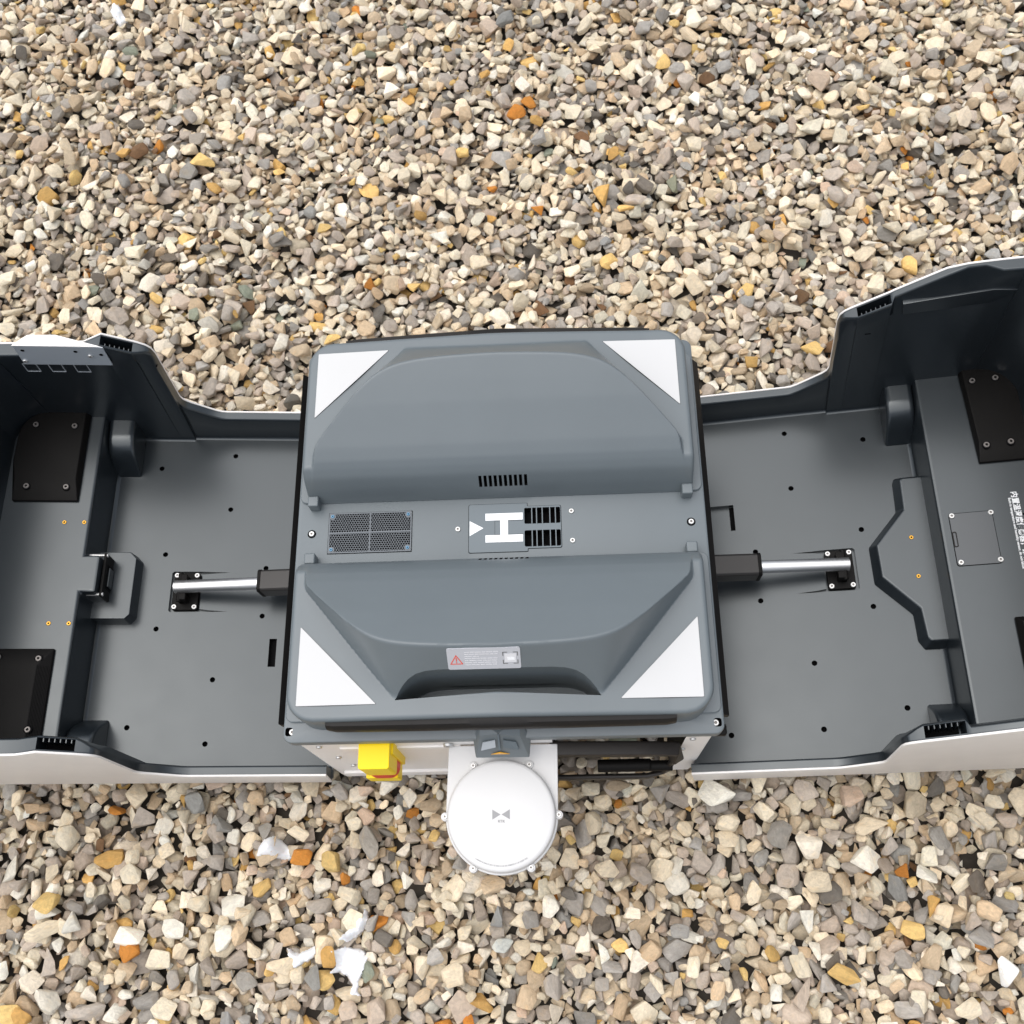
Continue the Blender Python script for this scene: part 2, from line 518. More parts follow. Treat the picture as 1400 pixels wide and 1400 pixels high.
N_NOT0 = len(st)
for (px, py, L_, W_, ang, col) in NOTABLE:
    x, y = at(px, py, GRAVEL_TOP)
    x2, y2 = at(px + 10 * math.cos(rad(ang)), py - 10 * math.sin(rad(ang)), GRAVEL_TOP)
    k = math.hypot(x2 - x, y2 - y) / 10.0
    drop(x, y, L_ * k / 2 * 1.06, W_ * k / 2 * 1.06, W_ * k / 2 * 0.55, math.atan2(y2 - y, x2 - x), col, 0.5)

NST = len(st)
# which stones show largest: cells each one owns, weighted by nearness and by whether the dock hides them
cnt = np.bincount(OWN[OWN >= 0].ravel(), minlength=NST).astype(np.float64)
sx_ = np.array([s[0] for s in st]); sy_ = np.array([s[1] for s in st])
Rcam = np.array(Euler(CAM.rotation_euler).to_matrix())
q = (np.stack([sx_, sy_, np.full(NST, -.034)], 1) - np.array(CAM.location)) @ Rcam
pxs = 700 + 1386 * q[:, 0] / -q[:, 2]; pys = 700 - 1386 * q[:, 1] / -q[:, 2]
vis = (pxs > 8) & (pxs < 1392) & (pys > 8) & (pys < 1392)
top_line = np.interp(pxs, [0, 144, 200, 250, 410, 411, 955, 961, 1100, 1140, 1160, 1300, 1400], [455, 452, 470, 548, 560, 440, 440, 540, 525, 480, 415, 358, 345])
bot_line = np.interp(pxs, [0, 440, 460, 600, 610, 765, 770, 940, 960, 1400], [1080, 1080, 1072, 1072, 1200, 1200, 1070, 1070, 1072, 1062])
vis &= (pys < top_line - 6) | (pys > bot_line + 6)
score = cnt * vis / (q[:, 2] ** 2)
score[N_NOT0:] += 1e3 * vis[N_NOT0:]
order = np.argsort(-score)
big = set(int(i) for i in order[:300] if score[i] > 0)

def stone_rot(s):
    n = Vector((-s[7], -s[8], 1)).normalized()
    return (Vector((0, 0, 1)).rotation_difference(n).to_matrix() @ Matrix.Rotation(s[6], 3, 'Z'))
def stone_col(s, i):
    r = np.random.default_rng(i)
    k = STONE_K * float(np.clip(r.normal(1.0, 0.13), .65, 1.3)); t = r.normal(0, 0.03)
    c = PAL[s[9]]
    return (c[0] * k * (1 + t), c[1] * k, c[2] * k * (1 - t))
P_, R_, S_, I_, C_ = [], [], [], [], []
for i, s in enumerate(st):
    if cnt[i] == 0: continue
    var = int((i * 7919) % NVAR)
    if i in big:
        o = link('stone', STONES[var], None, ground, (s[0], s[1], s[2]), stone_rot(s).to_euler())
        o.scale = (s[3], s[4], s[5])
        o['stone_color'] = [float(v) for v in stone_col(s, i)]
        if i >= N_NOT0 and s[9] in ('orange', 'ochre', 'yellow'):
            o['label'] = {'orange': 'rusty orange stone', 'ochre': 'ochre yellow stone', 'yellow': 'pale yellow stone'}[s[9]]
    else:
        P_.append(s[0:3]); R_.append(tuple(stone_rot(s).to_euler())); S_.append(s[3:6]); I_.append(var); C_.append(stone_col(s, i))
scol = bpy.data.collections.new('stone_shapes')          # only holds the shapes; not part of the scene
for k, me in enumerate(STONES):
    so = bpy.data.objects.new('stone_shape_%03d' % k, me)
    scol.objects.link(so)
pm = bpy.data.meshes.new('gravel')
pm.from_pydata(P_, [], [])
for nm, ty, data in (('rot', 'FLOAT_VECTOR', R_), ('scl', 'FLOAT_VECTOR', S_)):
    a_ = pm.attributes.new(nm, ty, 'POINT'); a_.data.foreach_set('vector', np.array(data, np.float32).ravel())
a_ = pm.attributes.new('idx', 'INT', 'POINT'); a_.data.foreach_set('value', np.array(I_, np.int32))
a_ = pm.attributes.new('stone_color', 'FLOAT_COLOR', 'POINT')
a_.data.foreach_set('color', np.concatenate([np.array(C_, np.float32), np.ones((len(C_), 1), np.float32)], 1).ravel())
gravel = link('gravel', pm, M['stone'])
tag(gravel, 'crushed beige and grey gravel covering the ground', kind='stuff')
ng = bpy.data.node_groups.new('gravel_instances', 'GeometryNodeTree')
ng.interface.new_socket('Geometry', in_out='INPUT', socket_type='NodeSocketGeometry')
ng.interface.new_socket('Geometry', in_out='OUTPUT', socket_type='NodeSocketGeometry')
gi = ng.nodes.new('NodeGroupInput'); go = ng.nodes.new('NodeGroupOutput')
iop = ng.nodes.new('GeometryNodeInstanceOnPoints')
ci = ng.nodes.new('GeometryNodeCollectionInfo')
ci.inputs['Collection'].default_value = scol
ci.inputs['Separate Children'].default_value = True
ci.inputs['Reset Children'].default_value = True
def named(nm, ty):
    a = ng.nodes.new('GeometryNodeInputNamedAttribute'); a.data_type = ty; a.inputs['Name'].default_value = nm
    return a.outputs['Attribute']
e2r = ng.nodes.new('FunctionNodeEulerToRotation')
ng.links.new(named('rot', 'FLOAT_VECTOR'), e2r.inputs[0])
ng.links.new(gi.outputs[0], iop.inputs['Points'])
ng.links.new(ci.outputs[0], iop.inputs['Instance'])
iop.inputs['Pick Instance'].default_value = True
ng.links.new(named('idx', 'INT'), iop.inputs['Instance Index'])
ng.links.new(e2r.outputs[0], iop.inputs['Rotation'])
ng.links.new(named('scl', 'FLOAT_VECTOR'), iop.inputs['Scale'])
ng.links.new(iop.outputs[0], go.inputs[0])
gm = gravel.modifiers.new('stones', 'NODES'); gm.node_group = ng

# ------------------------------------------------------------------ docking station
dock = bpy.data.objects.new('docking_station', None)
COL.objects.link(dock)
dock.empty_display_size = 0.2
tag(dock, 'grey and white landing station with both covers folded open on the gravel', 'docking station')

# --- lower white body
bm = B()
bot = rrect(-.273, .273, -.292, .272, .006)
mid = rrect(-.276, .276, -.291, .280, .006)
top = rrect(-.276, .276, -.284, .280, .006)
loft(bm, [[(x, y, -.02) for x, y in bot], [(x, y, .0) for x, y in mid], [(x, y, .2785) for x, y in top]])
bme = to_mesh(bm, 'body', 35)
cb = B(); box(cb, .064, .240, -.40, -.240, -.10, .2760)
bme = boolean_cut(bme, cb, [M['white']], M['black'], 'body')
smooth_mesh(bme, 35)
body = link('body', bme, None, dock)
bm = B()   # raised front panel with a stepped edge
def fy(z): return -.291 + (z - 0.0) / .2785 * .007
def front_prism(bm, poly, d0, d1, mat=0):
    loft(bm, [[(x, fy(z) - d0, z) for x, z in poly], [(x, fy(z) - d1, z) for x, z in poly]], mat=mat)
front_prism(bm, [(-.225, .235), (-.205, .17), (-.190, .06), (-.06, .06), (-.06, .235)], -.001, .003)
part('front_panel', bm, M['white'], body, bevel=.0012)
bm = B()
front_prism(bm, [(-.262, .012), (.060, .012), (.060, .032), (-.262, .032)], -.001, .004)
part('bottom_rail', bm, M['white'], body, bevel=.0012)
for x, z in ((-.250, .245), (-.242, .16), (-.235, .09), (.250, .245), (.243, .17), (.236, .10), (-.075, .245)):
    screw(body, (x, fy(z) - .0005, z), .0042 if x != -.075 else .007, rot=(rad(90), 0, 0))

# --- grey deck
bm = B()
loft(bm, [[(x, y, .2790) for x, y in rrect(-.2840, .2840, -.2870, .2870, .012)],
          [(x, y, .2805) for x, y in rrect(-.2850, .2850, -.2885, .2885, .012)],
          [(x, y, .2975) for x, y in rrect(-.2850, .2850, -.2885, .2885, .012)],
          [(x, y, .2992) for x, y in rrect(-.2843, .2843, -.2878, .2878, .0115)],
          [(x, y, .3000) for x, y in rrect(-.2825, .2825, -.2860, .2860, .011)]])
dm = to_mesh(bm, 'deck', 40)
cb = B()
cyl_holes = []
box(cb, .0345, .0845, .0046, .0284, .284, .31)
box(cb, .0345, .0845, -.0289, -.0050, .284, .31)
for sx in (-1, 1):
    cb_p = rrect(sx * .2770 - .0052, sx * .2770 + .0045, -.2795, -.2685, .003, 3)
    prism(cb, cb_p, cb_p, .289, .31)
SCOOP = [(-.1285, .2488), (-.1225, .2405), (-.1160, .2340), (-.1080, .2280), (-.098, .2235), (-.086, .2212), (-.070, .2203),
         (.070, .2203), (.086, .2212), (.098, .2235), (.1080, .2280), (.1160, .2340), (.1225, .2405), (.1285, .2488), (0, .2425)]
dm = boolean_cut(dm, cb, [M['deck']], M['void'], 'deck')
cb = B(); prism(cb, [(x, -o_) for x, o_ in SCOOP], [(x, -o_) for x, o_ in SCOOP], .2815, .31)      # the grip recess runs down into the deck
dm = boolean_cut(dm, cb, [M['deck']], M['deck'], 'deck')
smooth_mesh(dm, 40)
deck = link('deck', dm, None, dock)
for s in (1, -1):      # shallow raised seat under each wing
    bm = B()
    yy = sorted((s * .0452, s * .2625))
    loft(bm, [[(x, y, .2995) for x, y in rrect(-.2822, .2822, yy[0], yy[1], .010)],
              [(x, y, .3030) for x, y in rrect(-.2822, .2822, yy[0], yy[1], .010)],
              [(x, y, .3040) for x, y in rrect(-.2812, .2812, yy[0] + .001, yy[1] - .001, .009)]])
    wm = to_mesh(bm, 'wing_seat', 40)
    if s < 0:
        cb = B(); prism(cb, [(x, -o_) for x, o_ in SCOOP], [(x, -o_) for x, o_ in SCOOP], .285, .31)
        wm = boolean_cut(wm, cb, [M['deck']], M['deck'], 'wing_seat'); smooth_mesh(wm, 40)
    link('wing_seat', wm, M['deck'], deck)
    for sx in (-1, 1):
        bm = B()
        x0, x1 = sorted((sx * .2525, sx * .2675)); y0, y1 = sorted((s * .0345, s * .0500))
        box(bm, x0, x1, y0, y1, .2995, .3195)
        part('stop_tab', bm, M['deck'], deck, bevel=.0022, seg=3)
for sx in (-1, 1):
    screw(deck, (sx * .2745, -.2735, .2925), .0044)
    o = screw(deck, (sx * .2637, 0.0, .3001), .0040)
    bm = B(); cyl(bm, (sx * .2637, 0, .2994), .0060, .0009, 24); part('screw_cup', bm, M['void'], deck)
for x, y in ((-.0582, 0), (.1, .0215), (.1003, -.0219)):
    screw(deck, (x, y, .2998), .0038)
for s in (-1, 1):
    bm = B()       # rubber lip along the side of the deck
    x0, x1 = sorted((s * .2848, s * .2955))
    loft(bm, [[(x0, -.2620, .268), (x1, -.2620, .264), (x1, -.2620, .276), (x0, -.2620, .290)],
              [(x0, .262, .268), (x1, .262, .264), (x1, .262, .276), (x0, .262, .290)]])
    part('rubber_strip', bm, M['rubber'], deck, bevel=.0012)
bm = B(); box(bm, .272, .2905, -.287, -.272, .266, .2788); part('strip_clip', bm, M['black'], deck, bevel=.003)
bm = B(); cyl(bm, (-.0073, .305, .22), .0035, .11, 12); cyl(bm, (-.0073, .305, .21), .006, .012, 12); part('rear_pin', bm, M['screwdark'], deck)

# --- the two guide wings
_po = np.array([.030, .0435, .0449, .0525, .062, .078, .095, .114, .144, .170, .200, .250, .30])
_pz = np.array([.262, .296, .300, .326, .346, .3645, .3765, .3880, .4065, .4210, .4370, .4600, .48])
_to = np.arange(.030, .30, .0005)
_tz = np.interp(_to, _po, _pz)
_ker = np.hanning(25); _ker /= _ker.sum()
_tz = np.convolve(np.pad(_tz, 12, mode='edge'), _ker, 'same')[12:-12]
def prof(o): return np.interp(o, _to, _tz)
def smin(a, b, k):
    h = np.clip(k - np.abs(a - b), 0, None) / k
    return np.minimum(a, b) - h * h * k * 0.25
def smax(a, b, k): return -smin(-a, -b, k)
PLATE = .3600
def wing_h(x, o, s=-1):
    ax = np.abs(x)
    t = np.clip((o - .19) / .06, 0, 1); t = t * t * (3 - 2 * t)
    plate = PLATE + .0115 * np.clip(1 - (np.sqrt(ax * ax + .0009) - .008) / .207, 0, 1) * t
    Pz = prof(o)
    fo, fs = (.2490, 1.64) if s < 0 else (.2570, 1.42)      # foot of the outer slope
    hf = fs * (fo - o)
    dl = math.hypot(fo - .0985, .1245)
    d = (ax - .253) * -(fo - .0985) / dl + (o - .098) * -.1245 / dl
    hd = smin(5.2 * d, 3.6 * (.2525 - ax), .02)
    mn = np.minimum(hf, hd)
    a_, b_ = np.maximum(hf, 1e-4), np.maximum(hd, 1e-4)
    W = PLATE + np.where(mn > 1e-3, (a_ ** -1.2 + b_ ** -1.2) ** (-1 / 1.2), mn)      # one broad curve where the slopes meet
    base = smin(Pz, plate, .005)
    bulge = smin(Pz, W, .0045)
    return smax(base, bulge, .004)
O0, O1, XH, CR, ER = .0449, .2665, .2620, .030, .006
def wing_mesh(s):
    nu, no = 330, 150
    us = np.linspace(-1, 1, nu); os_ = np.linspace(O0, O1, no)
    t = np.clip((os_ - (O1 - CR)) / CR, 0, 1)
    Xo = XH - CR + CR * np.sqrt(np.clip(1 - t * t, 0, 1))
    X = us[None, :] * Xo[:, None]; O = np.broadcast_to(os_[:, None], X.shape)
    Zz = wing_h(X, O, s)
    V = np.stack([X, s * O, Zz], -1).reshape(-1, 3)
    idx = np.arange(nu * no).reshape(no, nu)
    F = np.stack([idx[:-1, :-1], idx[:-1, 1:], idx[1:, 1:], idx[1:, :-1]], -1).reshape(-1, 4)
    if s < 0: F = F[:, ::-1]
    loop = list(idx[0, :]) + list(idx[1:, -1]) + list(idx[-1, :-1][::-1]) + list(idx[1:-1, 0][::-1])
    n = len(loop)
    LV = V[loop]
    nxt = np.roll(LV, -1, 0); prv = np.roll(LV, 1, 0)
    tg = (nxt - prv)[:, :2]; tg /= np.linalg.norm(tg, axis=1, keepdims=True) + 1e-12
    nr = np.stack([tg[:, 1], -tg[:, 0]], 1) * (1 if s > 0 else -1)
    # no outward roll on the foot edge
    foot = np.abs(np.abs(LV[:, 1]) - O0) < 1e-6
    verts = [V]; faces = [F]
    last = np.array(loop); cntv = len(V)
    for kx, kz in ((.38, .076), (.71, .293), (.92, .617), (1.0, 1.0), (1.0, None)):
        R = LV.copy()
        w = np.where(foot, 0.0, kx)
        R[:, :2] += nr * (ER * w)[:, None]
        drop_ = np.maximum(R[:, 2] - .3005, 0)
        if kz is None: R[:, 2] = .2985
        else: R[:, 2] -= np.minimum(ER * kz, drop_ * kz)
        new = np.arange(cntv, cntv + n); cntv += n
        verts.append(R)
        q4 = np.stack([last, new, np.roll(new, -1), np.roll(last, -1)], -1)
        faces.append(q4 if s > 0 else q4[:, ::-1])
        last = new
    me = bpy.data.meshes.new('guide_wing')
    fl = [tuple(int(v) for v in f) for f in np.concatenate(faces)]
    bl = [int(v) for v in last]
    fl.append(tuple(bl))
    me.from_pydata(np.concatenate(verts).tolist(), [], fl)
    me.update()
    b2 = B(); b2.from_mesh(me); bmesh.ops.recalc_face_normals(b2, faces=b2.faces); b2.to_mesh(me); b2.free()
    return me
for s in (1, -1):
    me = wing_mesh(s)
    cb = B()
    for k in range(10):
        xv = -.0272 + .0695 * (k + .5) / 10
        # slots follow the inner slope
        p0, p1 = (.0522, .3253), (.0607, .3440)
        dn = Vector((p1[1] - p0[1], -(p1[0] - p0[0]))).normalized()      # into the wing
        a0 = [(p0[0] - dn.x * .006, p0[1] - dn.y * .006), (p1[0] - dn.x * .006, p1[1] - dn.y * .006),
              (p1[0] + dn.x * .011, p1[1] + dn.y * .011), (p0[0] + dn.x * .011, p0[1] + dn.y * .011)]
        loft(cb, [[(xv - .0021, s * o_, z_) for o_, z_ in a0], [(xv + .0021, s * o_, z_) for o_, z_ in a0]])
    me = boolean_cut(me, cb, [M['deck']], M['void'], 'guide_wing')
    if s < 0:
        cb = B()
        prism(cb, [(x, -o_) for x, o_ in SCOOP], [(x, -o_) for x, o_ in SCOOP], .2900, .50)
        me = boolean_cut(me, cb, [M['deck']], M['deck'], 'guide_wing')
    smooth_mesh(me, 32)
    wing = link('guide_wing', me, None, dock)
    wing['label'] = 'front grey wing with warning label and grip recess' if s < 0 else 'rear grey wing without any label'
    for sx in (-1, 1):
        bm = B()
        A_, B_, C_3 = Vector((sx * .2540, s * .1505)), Vector((sx * .1522, s * .2526)), Vector((sx * .2540, s * .2526))
        tri = []
        for p0, p1, p2 in ((C_3, A_, B_), (A_, B_, C_3), (B_, C_3, A_)):
            for t_ in (.022, .008):
                tri.append(p1 + (p0 - p1) * t_)
            for t_ in (.008, .022):
                tri.append(p1 + (p2 - p1) * t_)
        cen = (A_ + B_ + C_3) / 3
        tent = lambda p: PLATE + .0106 * max(0, 1 - abs(p.x) / .215) * (lambda t: t * t * (3 - 2 * t))(min(max((abs(p.y) - .19) / .06, 0), 1))
        out = [cen + (p - cen) * 1.008 for p in tri]
        loft(bm, [[(p.x, p.y, tent(p) - .003) for p in out], [(p.x, p.y, tent(p) + .0004) for p in out]], mat=1)
        loft(bm, [[(p.x, p.y, tent(p) - .002) for p in tri], [(p.x, p.y, tent(p) + .0010) for p in tri]], mat=0)
        part('light_panel', bm, [M['light'], M['rubber']], wing)
    bm = B()      # rubber edge seal, a little deeper in the middle
    N = 40
    rings = []
    for i in range(N + 1):
        x = -.2170 + .4370 * i / N
        c_ = 1 - abs(x) / .22
        d_ = .0100 + .0035 * max(c_, 0) ** 0.8
        if i in (0, N): d_ -= .002
        zt = .3545 + .0095 * max(c_, 0)
        y_ = .2718
        prof_ = [(y_ - .004, zt - .0005), (y_ + d_ * .55, zt), (y_ + d_ * .9, zt - .005), (y_ + d_, zt - .012), (y_ + d_ * .9, zt - .024), (y_ - .004, zt - .028)]
        rings.append([(x, s * yy, zz) for yy, zz in prof_])
    loft(bm, rings)
    part('edge_seal', bm, M['rubber'], wing, smooth_angle=50)
    if s < 0:
        # warning label on the front slope of the wing
        lo_o, hi_o = .2205, .2018
        zf = lambda o_: PLATE + 1.54 * (.2490 - o_)
        pt0 = Vector((0, -lo_o, zf(lo_o))); pt1 = Vector((0, -hi_o, zf(hi_o)))
        up = (pt1 - pt0).normalized(); nrm = Vector((1, 0, 0)).cross(up)
        ctr = (pt0 + pt1) / 2 + Vector((-.0122, 0, 0)) + nrm * .0007
        hw, hh = .0442, (pt1 - pt0).length / 2
        L2 = lambda a, b, n_=0.0: ctr + Vector((1, 0, 0)) * a + up * b + nrm * n_
        bm = B()
        def lflat(poly, lev, mat):
            loft(bm, [[tuple(L2(a, b, lev - .0012 if lev == 0 else lev - .0002)) for a, b in poly], [tuple(L2(a, b, lev)) for a, b in poly]], mat=mat)
        lflat(rrect(-hw, hw, -hh, hh, .0025), 0, 0)
        def bar(a0, b0, a1, b1, wd, mat, lev=.0004):
            v = Vector((a1 - a0, b1 - b0)).normalized() * wd / 2; n_ = Vector((-v.y, v.x))
            lflat([(a0 - v.x - n_.x, b0 - v.y - n_.y), (a1 + v.x - n_.x, b1 + v.y - n_.y), (a1 + v.x + n_.x, b1 + v.y + n_.y), (a0 - v.x + n_.x, b0 - v.y + n_.y)], lev, mat)
        ta, tb_, tc_ = (-.0405, -.0078), (-.0262, -.0078), (-.0334, .0060)
        for p, q_ in ((ta, tb_), (tb_, tc_), (tc_, ta)): bar(*p, *q_, .0010, 1)
        bar(-.0334, .0022, -.0334, -.0030, .0011, 1, .0005); bar(-.0334, -.0052, -.0334, -.0054, .0011, 1, .0005)
        for r_, (x1_) in enumerate((.0170, .0165, -.006, .0165, .0155, .0168, .0150)):
            yb = .0110 - r_ * .0034
            xx = -.0225
            while xx < x1_:
                w_ = random.uniform(.003, .009); bar(xx, yb, min(xx + w_, x1_), yb, .0011, 2); xx += w_ + .0018
        for cx_ in (-1, 1):
            for cy_ in (-1, 1):
                X_, Y_ = .0320 + cx_ * .0088, .0005 + cy_ * .0092
                bar(X_, Y_, X_ - cx_ * .0050, Y_, .0008, 3); bar(X_, Y_, X_, Y_ - cy_ * .0055, .0008, 3)
        lflat([(.0250, -.0065), (.0390, -.0065), (.0390, .0072), (.0250, .0072)], .0003, 2)
        lflat([(.0285, -.0030), (.0370, -.0030), (.0370, .0015), (.0285, .0015)], .0006, 4)
        part('warning_label', bm, [M['labelgrey'], M['redink'], M['labelink'], M['inkdark'], M['print']], wing, smooth_angle=0)

# --- ventilation grille with honeycomb mesh
GX0, GX1, GY0, GY1 = -.2398, -.1230, -.0300, .0295
bm = B()
box(bm, GX0 - .0008, GX1 + .0008, GY0 - .0008, GY1 + .0008, .2996, .3003)
grille = part('vent_grille', bm, M['void'], dock)
bm = B()
fw = .0017
cxg, cyg = (GX0 + GX1) / 2, (GY0 + GY1) / 2
zz0, zz1 = .3003, .3016
loop_o = rrect(GX0, GX1, GY0, GY1, .0015, 3); loop_i = rrect(GX0 + fw, GX1 - fw, GY0 + fw, GY1 - fw, .001, 3)
vo0 = [bm.verts.new((x, y, zz0)) for x, y in loop_o]; vo1 = [bm.verts.new((x, y, zz1)) for x, y in loop_o]
vi0 = [bm.verts.new((x, y, zz0)) for x, y in loop_i]; vi1 = [bm.verts.new((x, y, zz1)) for x, y in loop_i]
n = len(vo0)
for i in range(n):
    j = (i + 1) % n
    for a_, b_ in ((vo0, vo1), (vo1, vi1), (vi1, vi0), (vi0, vo0)): bm.faces.new((a_[i], a_[j], b_[j], b_[i]))
part('frame', bm, M['gridgrey'], grille, smooth_angle=30)
for nm, bb in (('cross_bar', (GX0 + fw, GX1 - fw, cyg - .0009, cyg + .0009)), ('cross_bar', (cxg - .0009, cxg + .0009, GY0 + fw, GY1 - fw))):
    bm = B(); box(bm, *bb, .3003, .30165 if bb[1] - bb[0] > .05 else .30155); part(nm, bm, M['gridgrey'], grille)
bm = B()
rh, wh = .00205, .00042
row = 0
y = GY0 + fw
while y < GY1 - fw:
    x = GX0 + fw + (rh * .866 if row % 2 else 0)
    while x < GX1 - fw:
        ok = GX0 + fw * .8 < x < GX1 - fw * .8
        if ok:
            o6 = [(min(max(x + (rh + .00002) * math.sin(rad(60 * i)), GX0 + .001), GX1 - .001), min(max(y + (rh + .00002) * math.cos(rad(60 * i)), GY0 + .001), GY1 - .001)) for i in range(6)]
            i6 = [(x + (rh - wh) * math.sin(rad(60 * i)), y + (rh - wh) * math.cos(rad(60 * i))) for i in range(6)]
            vo = [bm.verts.new((a_, b_, .3012)) for a_, b_ in o6]; vi = [bm.verts.new((a_, b_, .3012)) for a_, b_ in i6]
            vd = [bm.verts.new((a_, b_, .3005)) for a_, b_ in i6]
            for i in range(6):
                j = (i + 1) % 6
                bm.faces.new((vo[j], vo[i], vi[i], vi[j])); bm.faces.new((vi[j], vi[i], vd[i], vd[j]))
        x += rh * 1.732
    y += rh * 1.5; row += 1
hc = part('honeycomb_mesh', bm, M['gridgrey'], grille, smooth_angle=0, recalc=False)
hc['kind'] = 'stuff'
for ix, (x, y) in enumerate(((GX0 + .005, GY1 - .005), (GX1 - .005, GY1 - .005), (GX0 + .005, GY0 + .005), (GX1 - .005, GY0 + .005))):
    bm = B(); cyl(bm, (x, y, .3003), .0046, .0015, 16); part('corner_plate', bm, M['gridgrey'], grille, smooth_angle=30)
    screw(grille, (x, y, .3017), .0024, SCREW_BLUE)

# --- landing hatch with the H mark
def hatch_outline(g=0.0):
    r = .003
    a = [(-.0428 - g, -.0355 - g), (.0386 + g, -.0355 - g), (.0386 + g, -.0312 - g), (.0852 + g, -.0312 - g), (.0852 + g, .0308 + g),
         (.0386 + g, .0308 + g), (.0386 + g, .0355 + g), (-.0428 - g, .0355 + g)]
    pts = []
    for i, p in enumerate(a):
        p = Vector(p); q0 = Vector(a[i - 1]); q1 = Vector(a[(i + 1) % len(a)])
        rr = r if i in (0, 3, 4, 7) else .0012
        d0 = (q0 - p).normalized(); d1 = (q1 - p).normalized()
        for t_ in (0, .25, .5, .75, 1):
            pts.append(tuple(p + d0 * rr * (1 - t_) ** 2 + d1 * rr * t_ ** 2))
    return pts
bm = B(); 
me = None
flat(bm, hatch_outline(.0), .2997, .0014)
hm = to_mesh(bm, 'landing_hatch', 30)
cb = B()
for y0, y1 in ((.0046, .0284), (-.0289, -.0050)):
    pp = rrect(.0345, .0845, y0, y1, .002, 3); prism(cb, pp, pp, .29, .31)
hm = boolean_cut(hm, cb, [M['panel']], M['panel'], 'landing_hatch')
smooth_mesh(hm, 30)
hatch = link('landing_hatch', hm, None, dock)
bm = B(); flat(bm, hatch_outline(.0007), .2996, .0007)
gm_ = to_mesh(bm, 'hatch_gap', 30)
cb = B()
for y0, y1 in ((.0046, .0284), (-.0289, -.0050)):
    pp = rrect(.0345, .0845, y0, y1, .002, 3); prism(cb, pp, pp, .29, .31)
gm_ = boolean_cut(gm_, cb, [M['void']], M['void'], 'hatch_gap')
link('hatch_gap', gm_, None, hatch)
bm = B()
flat(bm, [(-.0197, .0110), (.0010, .0110), (.0010, -.0107), (-.0197, -.0107), (-.0197, -.0213), (.0323, -.0213), (.0323, -.0107),
          (.0117, -.0107), (.0117, .0110), (.0323, .0110), (.0323, .0214), (-.0197, .0214)], .3009, .0006)
part('letter_h', bm, M['print'], hatch, smooth_angle=0)
bm = B(); flat(bm, [(-.0416, .0110), (-.0416, -.0110), (-.0226, .0001)], .3009, .0006)
part('direction_arrow', bm, M['print'], hatch, smooth_angle=0)
for x0, x1, y0, y1 in ((-.0068, -.0064, -.0100, .0103), (-.0064, .0008, .0100, .0104), (-.0064, .0008, -.0104, -.0100),
                       (.0120, .0335, .0100, .0104), (.0120, .0335, -.0104, -.0100)):
    bm = B(); box(bm, x0, x1, y0, y1, .3009, .30135); part('seam', bm, M['rubber'], hatch, smooth_angle=0)
for fx in (.21, .34, .50, .71, .865):
    for y0, y1 in ((.0047, .0283), (-.0288, -.0051)):
        x = .0345 + .050 * fx
        bm = B(); box(bm, x - .0007, x + .0007, y0, y1, .2865, .3013); part('slat', bm, M['panel'], hatch)
bm = B(); box(bm, .0350, .0840, .0052, .0052 + .0002, .2842, .2843); bm.free()

# --- front obstacle sensor under the seal
bm = B()
Yb = -.2700
pts = {'tl': (-.0270, Yb, .318), 'tr': (.0250, Yb, .318), 'bl': (-.0365, Yb, .262), 'br': (.0370, Yb, .262)}
A1 = [(-.0275, -.2700, .318), (-.0365, -.2700, .262), (.0370, -.2700, .262), (.0255, -.2700, .318)]
ridge_t, ridge_b = (-.0035, -.2890, .318), (-.0025, -.3010, .285)
vv = [bm.verts.new(p) for p in [(-.0275, -.268, .316), (.0245, -.268, .316), (-.0035, -.2855, .318), (-.0275, -.2860, .308), (.0240, -.2870, .308),
                                (-.0370, -.2890, .292), (.0375, -.2890, .292), (-.0355, -.3085, .272), (.0345, -.3090, .272), (-.0025, -.3005, .294),
                                (-.0370, -.268, .272), (.0375, -.268, .272)]]
F_ = [(0, 2, 1), (0, 3, 2), (1, 2, 4), (3, 9, 2), (2, 9, 4), (3, 5, 7), (3, 7, 9), (4, 8, 6), (4, 9, 8), (9, 7, 8), (0, 10, 5), (0, 5, 3), (1, 4, 6), (1, 6, 11), (5, 10, 7), (7, 10, 11), (7, 11, 8), (8, 11, 6), (0, 1, 11), (0, 11, 10)]
for f in F_: bm.faces.new([vv[i] for i in f])
sens = part('front_sensor', bm, M['deck'], dock, bevel=.0009, seg=2, smooth_angle=25)
bm = B()
loft(bm, [[(-.0025, -.3040, .2905), (-.0145, -.3055, .2835), (.0095, -.3055, .2835)], [(-.0025, -.3052, .2910), (-.0145, -.3062, .2842), (.0095, -.3062, .2842)]])
part('amber_marker', bm, M['amber'], sens, smooth_angle=0)
bm = B(); loft(bm, [[(-.0045, -.2850, .3180), (-.0015, -.2850, .3180), (-.0008, -.3010, .2945), (-.0040, -.3010, .2945)],
                    [(-.0042, -.2862, .3200), (-.0018, -.2862, .3200), (-.0012, -.3030, .2960), (-.0036, -.3030, .2960)]])
part('ridge', bm, M['panel'], sens, bevel=.0004)
for sx in (-1, 1):
    bm = B()
    c_ = -.0025
    loft(bm, [[(c_ + sx * .0050, -.2912, .3098), (c_ + sx * .0215, -.2930, .3028), (c_ + sx * .0245, -.3005, .2900), (c_ + sx * .0050, -.2985, .3000)],
              [(c_ + sx * .0050, -.2924, .3108), (c_ + sx * .0215, -.2942, .3038), (c_ + sx * .0245, -.3020, .2908), (c_ + sx * .0050, -.2998, .3010)]])
    part('sensor_window', bm, M['metal'] if sx < 0 else M['panel'], sens)

